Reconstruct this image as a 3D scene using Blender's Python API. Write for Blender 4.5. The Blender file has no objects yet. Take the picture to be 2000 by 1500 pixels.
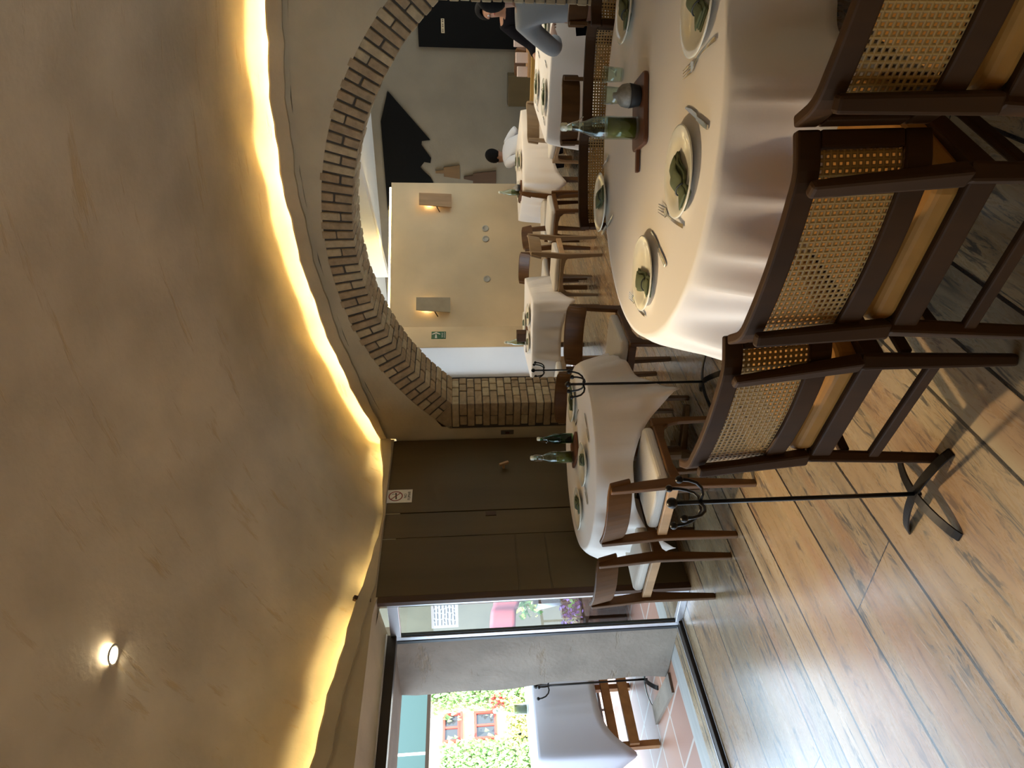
import bpy, bmesh, math, random
from mathutils import Vector, Matrix
from math import sin, cos, pi, sqrt, atan2, radians, hypot
random.seed(7)
SC = bpy.context.scene
COL = SC.collection

# ---------------------------------------------------------------- camera
# The photograph is a portrait picture lying on its side: the room's "up" points to the left of the frame.
YAW, PIT, ROL = radians(33.805), radians(5.958), radians(1.133)
fwd = Vector((-sin(YAW)*cos(PIT), cos(YAW)*cos(PIT), -sin(PIT)))
rgt = Vector((cos(YAW), sin(YAW), 0)); dwn = fwd.cross(rgt)
r2 = rgt*cos(ROL) + dwn*sin(ROL); d2 = dwn*cos(ROL) - rgt*sin(ROL)
cam = bpy.data.cameras.new('camera'); cam_ob = bpy.data.objects.new('camera', cam); COL.objects.link(cam_ob)
mw = Matrix.Identity(4)
for i, v in enumerate((d2, r2, -fwd)):
    for k in range(3): mw[k][i] = v[k]
mw[0][3], mw[1][3], mw[2][3] = 0, 0, 1.5
cam_ob.matrix_world = mw
cam.sensor_fit = 'HORIZONTAL'; cam.sensor_width = 36
cam.lens = 1371.5*36/2000; cam.shift_x = (1000-1052.34)/2000; cam.shift_y = 0
cam.clip_start = .02; cam.clip_end = 300
SC.camera = cam_ob

# ---------------------------------------------------------------- sky, sun, exposure
w = bpy.data.worlds.new('sky'); SC.world = w; w.use_nodes = True
bg = w.node_tree.nodes['Background']
bg.inputs[0].default_value = (.60, .80, 1, 1); bg.inputs[1].default_value = 3.3
sun = bpy.data.lights.new('sun', 'SUN'); sun.energy = 9; sun.angle = .01; sun.color = (1, .93, .8)
sun_ob = bpy.data.objects.new('sun', sun); COL.objects.link(sun_ob)
sun_ob.rotation_euler = Vector((-.62, .28, -.75)).to_track_quat('-Z', 'Y').to_euler()
vs = SC.view_settings
vs.view_transform = 'Standard'; vs.look = 'None'; vs.exposure = 1.1; vs.gamma = 1.0; vs.use_curve_mapping = False
SC.cycles.max_bounces = 9; SC.cycles.diffuse_bounces = 5; SC.cycles.glossy_bounces = 4
SC.cycles.transmission_bounces = 8; SC.cycles.transparent_max_bounces = 16
SC.cycles.caustics_reflective = False; SC.cycles.caustics_refractive = False
SC.cycles.sample_clamp_indirect = 6; SC.cycles.use_denoising = True

def lamp(name, kind, loc, tgt, energy, color, **kw):
    l = bpy.data.lights.new(name, kind); l.energy = energy; l.color = color
    for k, v in kw.items(): setattr(l, k, v)
    o = bpy.data.objects.new(name, l); COL.objects.link(o); o.location = loc
    if tgt: o.rotation_euler = (Vector(tgt)-Vector(loc)).to_track_quat('-Z', 'Y').to_euler()
    return o
WARM = (1, .78, .46)
# the restaurant's recessed ceiling downlights
for k, (x, y, z, tx, ty, e, sz) in enumerate([
        (-.35, 3.75, 2.95, -.45, 3.0, 200, 84), (-2.66, 1.98, 2.52, -1.6, 1.62, 105, 82), (.45, 2.3, 2.95, .0, 2.5, 40, 80),
        (-2.7, 3.9, 2.5, -2.8, 3.7, 7, 90), (-1.1, -1.4, 3.0, -1.1, -1.4, 40, 110)]):
    lamp('downlight_beam', 'SPOT', (x, y, z), (tx, ty, 0), e, WARM, spot_size=radians(sz), spot_blend=.6, shadow_soft_size=.035)
for x, y, e in [(-1.0, 7.1, 42), (-2.6, 8.9, 42), (-.2, 9.4, 50), (-3.7, 7.4, 36), (-2.4, 6.2, 8)]:
    lamp('dining_room_downlight_beam', 'SPOT', (x, y, 2.86), (x, y, 0), e, (1, .78, .48), spot_size=radians(115), spot_blend=.5, shadow_soft_size=.04)
# daylight guides at the openings (portals give no light of their own)
for loc, tgt, sx, sy in [((-4.17, 1.1, 1.0), (-3, 1.1, 1.0), 2.05, 4.1), ((-5.02, 6.8, 1.25), (-3, 6.8, 1.25), 2.4, 2.9)]:
    o = lamp('daylight_portal', 'AREA', loc, tgt, 0, (1, 1, 1), shape='RECTANGLE', size=sy, size_y=sx)
    o.data.cycles.is_portal = True

# ---------------------------------------------------------------- materials
MATS = {}
def mat(name, col=(.5, .5, .5), rough=.6, metal=0., noise=None, bump=0., emit=None, trans=0., ior=1.45, spec=None, scale=8., detail=4., stretch=(1, 1, 1), dark=.6, sheen=0., alpha=None):
    """principled material; noise = amount of procedural mottling between col and col*dark"""
    m = bpy.data.materials.new(name); m.use_nodes = True; MATS[name] = m
    nt = m.node_tree; b = nt.nodes['Principled BSDF']
    b.inputs['Base Color'].default_value = (*col, 1); b.inputs['Roughness'].default_value = rough; b.inputs['Metallic'].default_value = metal
    if trans: b.inputs['Transmission Weight'].default_value = trans; b.inputs['IOR'].default_value = ior
    if spec is not None: b.inputs['Specular IOR Level'].default_value = spec
    if sheen: b.inputs['Sheen Weight'].default_value = sheen
    if emit: b.inputs['Emission Color'].default_value = (*emit[0], 1); b.inputs['Emission Strength'].default_value = emit[1]
    if noise or bump:
        tc = nt.nodes.new('ShaderNodeTexCoord'); mp = nt.nodes.new('ShaderNodeMapping'); mp.inputs['Scale'].default_value = stretch
        nz = nt.nodes.new('ShaderNodeTexNoise'); nz.inputs['Scale'].default_value = scale; nz.inputs['Detail'].default_value = detail
        nt.links.new(tc.outputs['Object'], mp.inputs[0]); nt.links.new(mp.outputs[0], nz.inputs['Vector'])
        if noise:
            cr = nt.nodes.new('ShaderNodeValToRGB'); e = cr.color_ramp.elements
            e[0].position = .5-noise/2; e[1].position = .5+noise/2
            e[0].color = (*[c*dark for c in col], 1); e[1].color = (*col, 1)
            nt.links.new(nz.outputs['Fac'], cr.inputs[0]); nt.links.new(cr.outputs[0], b.inputs['Base Color'])
        if bump:
            bp = nt.nodes.new('ShaderNodeBump'); bp.inputs['Strength'].default_value = bump; bp.inputs['Distance'].default_value = .02
            nt.links.new(nz.outputs['Fac'], bp.inputs['Height']); nt.links.new(bp.outputs[0], b.inputs['Normal'])
    return m
def wood(name, col, dark, rough=.45, axis='Z', scale=14.):
    st = {'X': (.12, 1, 1), 'Y': (1, .12, 1), 'Z': (1, 1, .12)}[axis]
    m = mat(name, col, rough, noise=.5, bump=.05, scale=scale, stretch=st, dark=dark, spec=.22); return m
def N(nt, t, **kw):
    n = nt.nodes.new('ShaderNode'+t)
    for k, v in kw.items(): setattr(n, k, v)
    return n
def math_node(nt, op, a, b=None, c=None):
    n = N(nt, 'Math', operation=op)
    for i, v in enumerate((a, b, c)):
        if v is None: continue
        if isinstance(v, (int, float)): n.inputs[i].default_value = v
        else: nt.links.new(v, n.inputs[i])
    return n.outputs[0]
def ramp(nt, fac, stops):
    cr = N(nt, 'ValToRGB'); e = cr.color_ramp.elements
    while len(e) < len(stops): e.new(.5)
    for el, (p, c) in zip(e, stops): el.position = p; el.color = (*c, 1)
    nt.links.new(fac, cr.inputs[0]); return cr.outputs[0]
def mixc(nt, fac, a, b, mode='MIX'):
    n = N(nt, 'Mix', data_type='RGBA', blend_type=mode)
    for s, v in ((0, fac), (6, a), (7, b)):
        if isinstance(v, (int, float)): n.inputs[s].default_value = v
        elif isinstance(v, tuple): n.inputs[s].default_value = (*v, 1)
        else: nt.links.new(v, n.inputs[s])
    return n.outputs[2]

def plank_floor():
    m = mat('plank_floor', rough=.3, spec=.8); nt = m.node_tree; b = nt.nodes['Principled BSDF']; b.inputs['Coat Weight'].default_value = .55; b.inputs['Coat Roughness'].default_value = .22; L = nt.links.new
    tc = N(nt, 'TexCoord'); sp = N(nt, 'SeparateXYZ'); L(tc.outputs['Object'], sp.inputs[0])
    PW = .1945      # narrow, wide, wide, extra wide and wide boards repeat
    t9 = math_node(nt, 'DIVIDE', math_node(nt, 'ADD', sp.outputs[0], 1.03+PW*90), PW*9); per = math_node(nt, 'FLOOR', t9); tt = math_node(nt, 'MULTIPLY', math_node(nt, 'FRACT', t9), 9.)
    idx = math_node(nt, 'MULTIPLY', per, 5.); dist = None
    for k in (0, 1, 3, 5, 8, 9):
        if 0 < k < 9: idx = math_node(nt, 'ADD', idx, math_node(nt, 'GREATER_THAN', tt, float(k)))
        dd = math_node(nt, 'ABSOLUTE', math_node(nt, 'SUBTRACT', tt, float(k))); dist = dd if dist is None else math_node(nt, 'MINIMUM', dist, dd)
    wn = N(nt, 'TexWhiteNoise', noise_dimensions='1D'); L(idx, wn.inputs['W'])
    py = math_node(nt, 'ADD', math_node(nt, 'DIVIDE', sp.outputs[1], 3.6), math_node(nt, 'MULTIPLY', wn.outputs['Value'], 7.3))
    iy = math_node(nt, 'FLOOR', py); fy = math_node(nt, 'FRACT', py)
    cmb = N(nt, 'CombineXYZ'); L(idx, cmb.inputs[0]); L(iy, cmb.inputs[1])
    w2 = N(nt, 'TexWhiteNoise', noise_dimensions='2D'); L(cmb.outputs[0], w2.inputs['Vector'])
    base = ramp(nt, w2.outputs['Value'], [(0, (.27, .205, .13)), (.3, (.36, .25, .135)), (.55, (.41, .27, .135)), (.8, (.38, .235, .115)), (1, (.40, .30, .18))])
    # grain, long along the boards, shifted per board
    mp = N(nt, 'Mapping'); mp.inputs['Scale'].default_value = (9, .6, 1)
    off = N(nt, 'CombineXYZ'); L(math_node(nt, 'MULTIPLY', w2.outputs['Value'], 50), off.inputs[2])
    ad = N(nt, 'VectorMath', operation='ADD'); L(tc.outputs['Object'], mp.inputs[0]); L(mp.outputs[0], ad.inputs[0]); L(off.outputs[0], ad.inputs[1])
    g = N(nt, 'TexNoise'); g.inputs['Scale'].default_value = 1.3; g.inputs['Detail'].default_value = 6; g.inputs['Distortion'].default_value = .6; L(ad.outputs[0], g.inputs['Vector'])
    c1 = mixc(nt, ramp(nt, g.outputs['Fac'], [(.36, (0, 0, 0)), (.68, (1, 1, 1))]), mixc(nt, 1., base, (.74, .68, .62), 'MULTIPLY'), base)
    # worn dark saw marks
    mp2 = N(nt, 'Mapping'); mp2.inputs['Scale'].default_value = (27, 4.2, 1); L(tc.outputs['Object'], mp2.inputs[0])
    g2 = N(nt, 'TexNoise'); g2.inputs['Scale'].default_value = 1.2; g2.inputs['Detail'].default_value = 8; g2.inputs['Roughness'].default_value = .7; g2.inputs['Distortion'].default_value = 1.2; L(mp2.outputs[0], g2.inputs['Vector'])
    g3 = N(nt, 'TexNoise'); g3.inputs['Scale'].default_value = 1.6; L(ad.outputs[0], g3.inputs['Vector'])
    worn = math_node(nt, 'MULTIPLY', ramp(nt, g2.outputs['Fac'], [(.515, (0, 0, 0)), (.59, (1, 1, 1))]), ramp(nt, g3.outputs['Fac'], [(.46, (0, 0, 0)), (.56, (1, 1, 1))]))
    c2 = mixc(nt, math_node(nt, 'MULTIPLY', worn, .85), c1, (.04, .035, .032))
    # reddish heartwood streaks
    g4 = N(nt, 'TexNoise'); g4.inputs['Scale'].default_value = .55; g4.inputs['Detail'].default_value = 1; L(ad.outputs[0], g4.inputs['Vector'])
    c3 = mixc(nt, math_node(nt, 'MULTIPLY', ramp(nt, g4.outputs['Fac'], [(.58, (0, 0, 0)), (.66, (1, 1, 1))]), .32), c2, (.31, .135, .06))
    seam = math_node(nt, 'MAXIMUM', math_node(nt, 'LESS_THAN', dist, .032), math_node(nt, 'LESS_THAN', fy, .0015))
    L(mixc(nt, seam, c3, (.02, .014, .01)), b.inputs['Base Color'])
    L(ramp(nt, g2.outputs['Fac'], [(.35, (.24,)*3), (.7, (.36,)*3)]), b.inputs['Roughness'])
    bp = N(nt, 'Bump'); bp.inputs['Strength'].default_value = .25; bp.inputs['Distance'].default_value = .006
    L(math_node(nt, 'SUBTRACT', math_node(nt, 'MULTIPLY', g2.outputs['Fac'], .6), seam), bp.inputs['Height']); L(bp.outputs[0], b.inputs['Normal'])
    return m
def plaster(name, col, dark=.72, scale=2.2, strokes=0., rough=.85, bump=.35):
    m = mat(name, col, rough); nt = m.node_tree; b = nt.nodes['Principled BSDF']; L = nt.links.new
    tc = N(nt, 'TexCoord')
    n1 = N(nt, 'TexNoise'); n1.inputs['Scale'].default_value = scale; n1.inputs['Detail'].default_value = 6; L(tc.outputs['Object'], n1.inputs['Vector'])
    n2 = N(nt, 'TexNoise'); n2.inputs['Scale'].default_value = 34; n2.inputs['Detail'].default_value = 6; L(tc.outputs['Object'], n2.inputs['Vector'])
    c = mixc(nt, ramp(nt, n1.outputs['Fac'], [(.32, (0, 0, 0)), (.7, (1, 1, 1))]), tuple(x*dark for x in col), col)
    h = math_node(nt, 'ADD', math_node(nt, 'MULTIPLY', n1.outputs['Fac'], 1.6), math_node(nt, 'MULTIPLY', n2.outputs['Fac'], .35))
    if strokes:
        mp = N(nt, 'Mapping'); mp.inputs['Scale'].default_value = (1.1, 7, 4); mp.inputs['Rotation'].default_value = (0, 0, .85); L(tc.outputs['Object'], mp.inputs[0])
        s = N(nt, 'TexNoise'); s.inputs['Scale'].default_value = 1.5; s.inputs['Detail'].default_value = 5; s.inputs['Roughness'].default_value = .65; L(mp.outputs[0], s.inputs['Vector'])
        sm = ramp(nt, s.outputs['Fac'], [(.60, (0, 0, 0)), (.70, (1, 1, 1))])
        c = mixc(nt, math_node(nt, 'MULTIPLY', sm, strokes), c, tuple(x*y for x, y in zip(col, (.72, .58, .36))))
        h = math_node(nt, 'SUBTRACT', h, math_node(nt, 'MULTIPLY', sm, .5))
    L(c, b.inputs['Base Color'])
    bp = N(nt, 'Bump'); bp.inputs['Strength'].default_value = bump; bp.inputs['Distance'].default_value = .02; L(h, bp.inputs['Height']); L(bp.outputs[0], b.inputs['Normal'])
    return m
def cane():
    m = mat('woven_cane', (.3, .18, .06), .55); nt = m.node_tree; b = nt.nodes['Principled BSDF']; L = nt.links.new
    uv = N(nt, 'UVMap'); sp = N(nt, 'SeparateXYZ'); L(uv.outputs[0], sp.inputs[0])
    a = math_node(nt, 'ABSOLUTE', math_node(nt, 'SINE', math_node(nt, 'MULTIPLY', sp.outputs[0], pi)))
    c = math_node(nt, 'ABSOLUTE', math_node(nt, 'SINE', math_node(nt, 'MULTIPLY', sp.outputs[1], pi)))
    mn = math_node(nt, 'MINIMUM', a, c)
    hole = math_node(nt, 'GREATER_THAN', mn, .80)
    L(ramp(nt, mn, [(0, (.40, .21, .045)), (.7, (.24, .12, .022)), (.8, (.10, .05, .01))]), b.inputs['Base Color'])
    bp = N(nt, 'Bump'); bp.inputs['Strength'].default_value = .6; bp.inputs['Distance'].default_value = .003; bp.invert = True
    L(mn, bp.inputs['Height']); L(bp.outputs[0], b.inputs['Normal'])
    tr = N(nt, 'BsdfTransparent'); mx = N(nt, 'MixShader'); L(hole, mx.inputs[0]); L(b.outputs[0], mx.inputs[1]); L(tr.outputs[0], mx.inputs[2])
    L(mx.outputs[0], nt.nodes['Material Output'].inputs[0]); return m
def window_glass():
    m = mat('pane_glass'); nt = m.node_tree; L = nt.links.new
    t = N(nt, 'BsdfTransparent'); t.inputs[0].default_value = (.95, .97, .97, 1); g = N(nt, 'BsdfGlossy'); g.inputs['Roughness'].default_value = .02
    fr = N(nt, 'Fresnel'); fr.inputs[0].default_value = 1.45
    mx = N(nt, 'MixShader'); L(fr.outputs[0], mx.inputs[0]); L(t.outputs[0], mx.inputs[1]); L(g.outputs[0], mx.inputs[2])
    L(mx.outputs[0], nt.nodes['Material Output'].inputs[0]); return m
def thin_glass(name, col):
    m = mat(name); nt = m.node_tree; L = nt.links.new
    t = N(nt, 'BsdfTransparent'); t.inputs[0].default_value = (*col, 1); g = N(nt, 'BsdfGlossy'); g.inputs['Roughness'].default_value = .03
    lw = N(nt, 'LayerWeight'); lw.inputs[0].default_value = .5
    f = math_node(nt, 'ADD', math_node(nt, 'MULTIPLY', math_node(nt, 'POWER', lw.outputs['Facing'], 3.5), .75), .05)
    mx = N(nt, 'MixShader'); L(f, mx.inputs[0]); L(t.outputs[0], mx.inputs[1]); L(g.outputs[0], mx.inputs[2]); L(mx.outputs[0], nt.nodes['Material Output'].inputs[0]); return m
def tiles():
    m = mat('terracotta_tile', (.5, .24, .15), .5); nt = m.node_tree; b = nt.nodes['Principled BSDF']; L = nt.links.new
    tc = N(nt, 'TexCoord'); br = N(nt, 'TexBrick'); L(tc.outputs['Object'], br.inputs['Vector'])
    br.offset = 0; br.inputs['Scale'].default_value = 1; br.inputs['Brick Width'].default_value = .42; br.inputs['Row Height'].default_value = .42; br.inputs['Mortar Size'].default_value = .012
    br.inputs['Color1'].default_value = (.33, .16, .10, 1); br.inputs['Color2'].default_value = (.28, .13, .085, 1); br.inputs['Mortar'].default_value = (.4, .33, .28, 1)
    L(br.outputs[0], b.inputs['Base Color']); return m

M = MATS
plank_floor(); cane(); window_glass(); tiles()
plaster('ceiling_plaster', (.64, .55, .41), strokes=.55, bump=.3)
plaster('wall_plaster', (.56, .47, .32), bump=.25)
plaster('cream_plaster', (.74, .58, .37), dark=.88, bump=.12)
plaster('grey_plaster', (.215, .168, .112), dark=.85, bump=.3)
plaster('white_plaster', (.8, .78, .74), dark=.95, bump=.05)
plaster('olive_wall', (.09, .085, .055), bump=.1)
plaster('terrace_plaster', (.27, .215, .165), dark=.6, bump=.6, strokes=.5)
mat('mortar', (.075, .06, .045), .95, bump=.4, scale=40)
mat('brick', (.46, .33, .19), .9, noise=.5, bump=.5, scale=22, dark=.62)
mat('brick_pale', (.55, .43, .26), .9, noise=.5, bump=.5, scale=22, dark=.7)
wood('panel_wood', (.115, .078, .034), .75, .5, 'Z', 5); wood('chair_wood', (.135, .058, .016), .55); wood('walnut', (.060, .022, .003), .6, .7); wood('dark_wood', (.085, .04, .018), .6)
wood('lit_chair_wood', (.34, .225, .125), .7); wood('light_wood', (.50, .30, .15), .7); wood('board_wood', (.17, .065, .03), .6, axis='X'); wood('terrace_wood', (.36, .16, .055), .6, axis='X'); wood('mustard_wood', (.42, .26, .08), .75, axis='X')  # first one: the same chair wood, lightened to paint in the light on it
wood('deck_wood', (.42, .40, .37), .7, axis='Y')
mat('tan_leather', (.34, .15, .028), .6, spec=.2, noise=.4, bump=.03, scale=20, dark=.85)
mat('seat_cloth', (.60, .54, .46), .8, bump=.1, scale=120)
mat('tablecloth', (.78, .70, .62), .75, bump=.03, scale=160, sheen=.1)
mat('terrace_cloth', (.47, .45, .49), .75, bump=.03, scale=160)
mat('napkin_green', (.10, .11, .045), .85, bump=.1, scale=150)
mat('porcelain', (.80, .74, .60), .12, spec=.6)
mat('steel', (.62, .58, .52), .22, 1.); mat('black_iron', (.018, .014, .012), .38, .6); mat('black_metal', (.02, .02, .022), .4, .3)
mat('aluminium', (.55, .53, .55), .35, .7); mat('bronze_frame', (.035, .025, .02), .4, .4)
thin_glass('bottle_glass', (.90, .96, .92)); thin_glass('green_glass', (.22, .50, .25)); wood('paddle_wood', (.17, .09, .035), .7); mat('lamp_slab', (.44, .35, .22), .6, noise=.4, dark=.85)
mat('olive_oil', (.105, .10, .012), .15); mat('ceramic_white', (.75, .74, .6), .3); mat('dark_stone', (.02, .018, .016), .7)
mat('salt_grey', (.33, .30, .25), .5, noise=.4, scale=60); mat('dark_liquid', (.03, .02, .012), .1)
mat('led_strip', (1, .8, .4), emit=((1, .82, .38), 46)); mat('led_strip_low', (1, .8, .4), emit=((1, .80, .36), 20)); mat('led_strip_room', (1, .8, .4), emit=((1, .80, .30), 12))
mat('bulb_glow', (1, .85, .6), emit=((1, .8, .45), 22)); mat('lamp_glow', (1, .9, .7), emit=((1, .86, .6), 60))
mat('charcoal_paint', (.006, .005, .004), .95, spec=.1)
mat('band', (.02, .018, .014), .5); mat('sign_green', (.01, .11, .05), .5); mat('sign_white', (.72, .70, .64), .5); mat('sign_red', (.22, .02, .015), .5); mat('ink', (.03, .02, .015), .6)
mat('plaque', (.55, .42, .25), .6); mat('plate_grey', (.45, .43, .38), .4); mat('switch_grey', (.10, .085, .065), .4)
mat('awning', (.045, .10, .11), .6); mat('awning_edge', (.65, .8, .78), .5)
mat('shirt_grey', (.27, .265, .265), .85, bump=.15, scale=30); mat('cloth_black', (.007, .006, .008), .95, spec=.1); mat('shirt_white', (.7, .7, .74), .85); mat('skin', (.30, .15, .09), .55); mat('hair_black', (.005, .004, .004), .85, spec=.15)
mat('facade', (.72, .58, .36), .9, noise=.4, scale=1.2, dark=.75); mat('facade_red', (.6, .06, .04), .6); mat('facade_white', (.8, .78, .72), .7); mat('dark_pane', (.05, .055, .06), .1)
mat('leaf', (.24, .42, .13), .6); mat('leaf_yellow', (.5, .5, .14), .6); mat('petal_purple', (.28, .13, .42), .6); mat('petal_red', (.6, .03, .03), .6)
mat('notice_white', (.17, .165, .17), .7); mat('pink_fabric', (.26, .06, .085), .7, noise=.3, scale=6, stretch=(1, 1, .2)); mat('planter_white', (.62, .7, .8), .5); mat('carton_pink', (.60, .47, .42), .8); mat('street', (.5, .48, .45), .9); mat('label_yellow', (.6, .35, .05), .5)
# ---------------------------------------------------------------- mesh helpers
class MB:
    def __init__(s): s.v = []; s.f = []; s.uv = None
    def add(s, vs, fs):
        o = len(s.v); s.v += [tuple(p) for p in vs]; s.f += [tuple(i+o for i in f) for f in fs]; return s
    def hexa(s, p):   # 8 corners: bottom ring then top ring
        return s.add(p, [(3, 2, 1, 0), (4, 5, 6, 7), (0, 1, 5, 4), (1, 2, 6, 5), (2, 3, 7, 6), (3, 0, 4, 7)])
    def box(s, x0, x1, y0, y1, z0, z1):
        return s.hexa([(x0, y0, z0), (x1, y0, z0), (x1, y1, z0), (x0, y1, z0), (x0, y0, z1), (x1, y0, z1), (x1, y1, z1), (x0, y1, z1)])
    def bar(s, a, b, w, h, up=(0, 0, 1), w2=None, h2=None):   # rectangular bar from a to b
        a, b = Vector(a), Vector(b); d = (b-a).normalized(); u = Vector(up); x = d.cross(u)
        if x.length < 1e-4: x = d.cross(Vector((0, 1, 0)))
        x.normalize(); z = x.cross(d); w2 = w2 or w; h2 = h2 or h
        r = lambda c, ww, hh: [c-x*ww/2-z*hh/2, c+x*ww/2-z*hh/2, c+x*ww/2+z*hh/2, c-x*ww/2+z*hh/2]
        return s.hexa(r(a, w, h)+r(b, w2, h2))
    def prism(s, poly, axis, lo, hi):   # poly of 2D points, extruded along axis
        k = {'X': lambda p, t: (t, p[0], p[1]), 'Y': lambda p, t: (p[0], t, p[1]), 'Z': lambda p, t: (p[0], p[1], t)}[axis]
        n = len(poly); vs = [k(p, lo) for p in poly]+[k(p, hi) for p in poly]
        return s.add(vs, [tuple(range(n))[::-1], tuple(range(n, 2*n))]+[(i, (i+1) % n, n+(i+1) % n, n+i) for i in range(n)])
    def lathe(s, prof, c=(0, 0, 0), n=24, cap=True):
        vs = []; fs = []; m = len(prof)
        for r, z in prof:
            for k in range(n): a = 2*pi*k/n; vs.append((c[0]+r*cos(a), c[1]+r*sin(a), c[2]+z))
        for i in range(m-1):
            for k in range(n): fs.append((i*n+k, i*n+(k+1) % n, (i+1)*n+(k+1) % n, (i+1)*n+k))
        if cap: fs += [tuple(range(n))[::-1], tuple(range((m-1)*n, m*n))]
        return s.add(vs, fs)
    def tube(s, path, r, n=8, cap=True):
        path = [Vector(p) for p in path]; m = len(path); R = r if isinstance(r, (list, tuple)) else [r]*m
        vs = []; fs = []; px = None
        for i, p in enumerate(path):
            t = (path[min(i+1, m-1)]-path[max(i-1, 0)]).normalized()
            if px is None: px = t.orthogonal().normalized()
            x = (px-t*px.dot(t)).normalized(); px = x; y = t.cross(x)
            vs += [p+x*R[i]*cos(2*pi*k/n)+y*R[i]*sin(2*pi*k/n) for k in range(n)]
        for i in range(m-1):
            for k in range(n): fs.append((i*n+k, i*n+(k+1) % n, (i+1)*n+(k+1) % n, (i+1)*n+k))
        if cap: fs += [tuple(range(n))[::-1], tuple(range((m-1)*n, m*n))]
        return s.add(vs, fs)
    def ball(s, c, r, n=12, sq=1.):
        pr = [(max(r*sin(pi*i/n), 1e-4), -r*sq*cos(pi*i/n)) for i in range(n+1)]
        return s.lathe(pr, c, n*2 if n < 10 else 20)
    def grid(s, fn, nu, nv, thick=None):
        vs = [fn(i/nu, j/nv) for j in range(nv+1) for i in range(nu+1)]
        fs = [(j*(nu+1)+i, j*(nu+1)+i+1, (j+1)*(nu+1)+i+1, (j+1)*(nu+1)+i) for j in range(nv) for i in range(nu)]
        return s.add(vs, fs)
    def move(s, m):
        s.v = [tuple(m @ Vector(p)) for p in s.v]; return s
    def build(s, name, mt, parent=None, smooth=False, bevel=0., seg=2, sub=0, solid=0., off=0., norm=True, auto=None, label=None):
        me = bpy.data.meshes.new(name); me.from_pydata(s.v, [], s.f); me.update()
        bm = bmesh.new(); bm.from_mesh(me)
        if norm and not solid: bmesh.ops.recalc_face_normals(bm, faces=bm.faces)
        bm.to_mesh(me); bm.free()
        for k in ([mt] if isinstance(mt, str) else mt): me.materials.append(M[k])
        if smooth: me.polygons.foreach_set('use_smooth', [True]*len(me.polygons))
        o = bpy.data.objects.new(name, me); COL.objects.link(o)
        if parent: o.parent = parent
        if solid: d = o.modifiers.new('s', 'SOLIDIFY'); d.thickness = solid; d.offset = off
        if bevel: d = o.modifiers.new('b', 'BEVEL'); d.width = bevel; d.segments = seg; d.limit_method = 'ANGLE'; d.angle_limit = radians(40)
        if sub: d = o.modifiers.new('u', 'SUBSURF'); d.levels = d.render_levels = sub
        if auto: me.polygons.foreach_set('use_smooth', [True]*len(me.polygons)); d = o.modifiers.new('w', 'WEIGHTED_NORMAL'); d.keep_sharp = True
        if label: o['label'] = label
        return o
def thing(name, label, cat, loc=(0, 0, 0), rz=0., group=None):
    o = bpy.data.objects.new(name, None); COL.objects.link(o); o.location = loc; o.rotation_euler = (0, 0, rz); o.empty_display_size = .1
    return tag(o, label, cat, group)
def tag(o, label, cat, group=None, kind=None):
    o['label'] = label; o['category'] = cat
    if group: o['group'] = group
    if kind: o['kind'] = kind
    return o
def struct(o): o['kind'] = 'structure'; return o
def dup(root, loc, rz, label, group=None, scale=None, name=None):
    def cp(o, par):
        c = o.copy(); COL.objects.link(c); c.parent = par
        for ch in o.children: cp(ch, c)
        return c
    r = cp(root, None); r.location = loc; r.rotation_euler = (0, 0, rz); r['label'] = label
    if group: r['group'] = group
    if scale: r.scale = (scale,)*3
    if name: r.name = name
    return r
def text(body, size, mt, loc, rot, parent, name='lettering', align='CENTER', ext=.0006):
    c = bpy.data.curves.new(name, 'FONT'); c.body = body; c.size = size; c.align_x = align; c.align_y = 'CENTER'; c.extrude = ext; c.materials.append(M[mt])
    f = bpy.data.objects.new(name, c); me = bpy.data.meshes.new_from_object(f); bpy.data.objects.remove(f)
    o = bpy.data.objects.new(name, me); COL.objects.link(o); o.parent = parent; o.location = loc; o.rotation_euler = rot; return o
def lerp(a, b, t): return a+(b-a)*t
def arcpts(cx, cy, r, a0, a1, n): return [(cx+r*cos(lerp(a0, a1, i/n)), cy+r*sin(lerp(a0, a1, i/n))) for i in range(n+1)]
# ---------------------------------------------------------------- the room
XL, XP, YA, YB = -4.144, -3.75, 4.8, 5.2      # window line, panel / lintel face, arch wall front and back
XR, YN, YF = .95, -3.0, 12.2                  # right wall, near wall, far wall of the dining room
AX, AZ, RI, RO = -1.92, .25, 2.01, 2.23       # brick arch: centre, inner and outer radius
def za(x): return 2.69-.085*(x+1.4)**2
def zl(y):
    if y <= 3.6: return 2.384-.0355*(y-1)**2
    t = (y-3.6)/1.2; return lerp(2.144, 2.225, t*t*(3-2*t))-.03*sin(pi*t)
m = MB(); m.add([(-4.42, YN, 0), (XR, YN, 0), (XR, YF, 0), (-8, YF, 0), (-8, 8.3, 0), (-4.93, 8.3, 0), (-4.93, 4.9, 0), (-4.42, 4.9, 0)], [(0, 1, 2, 3, 4, 5, 6, 7)])
struct(m.build('floor', 'plank_floor'))
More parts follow.
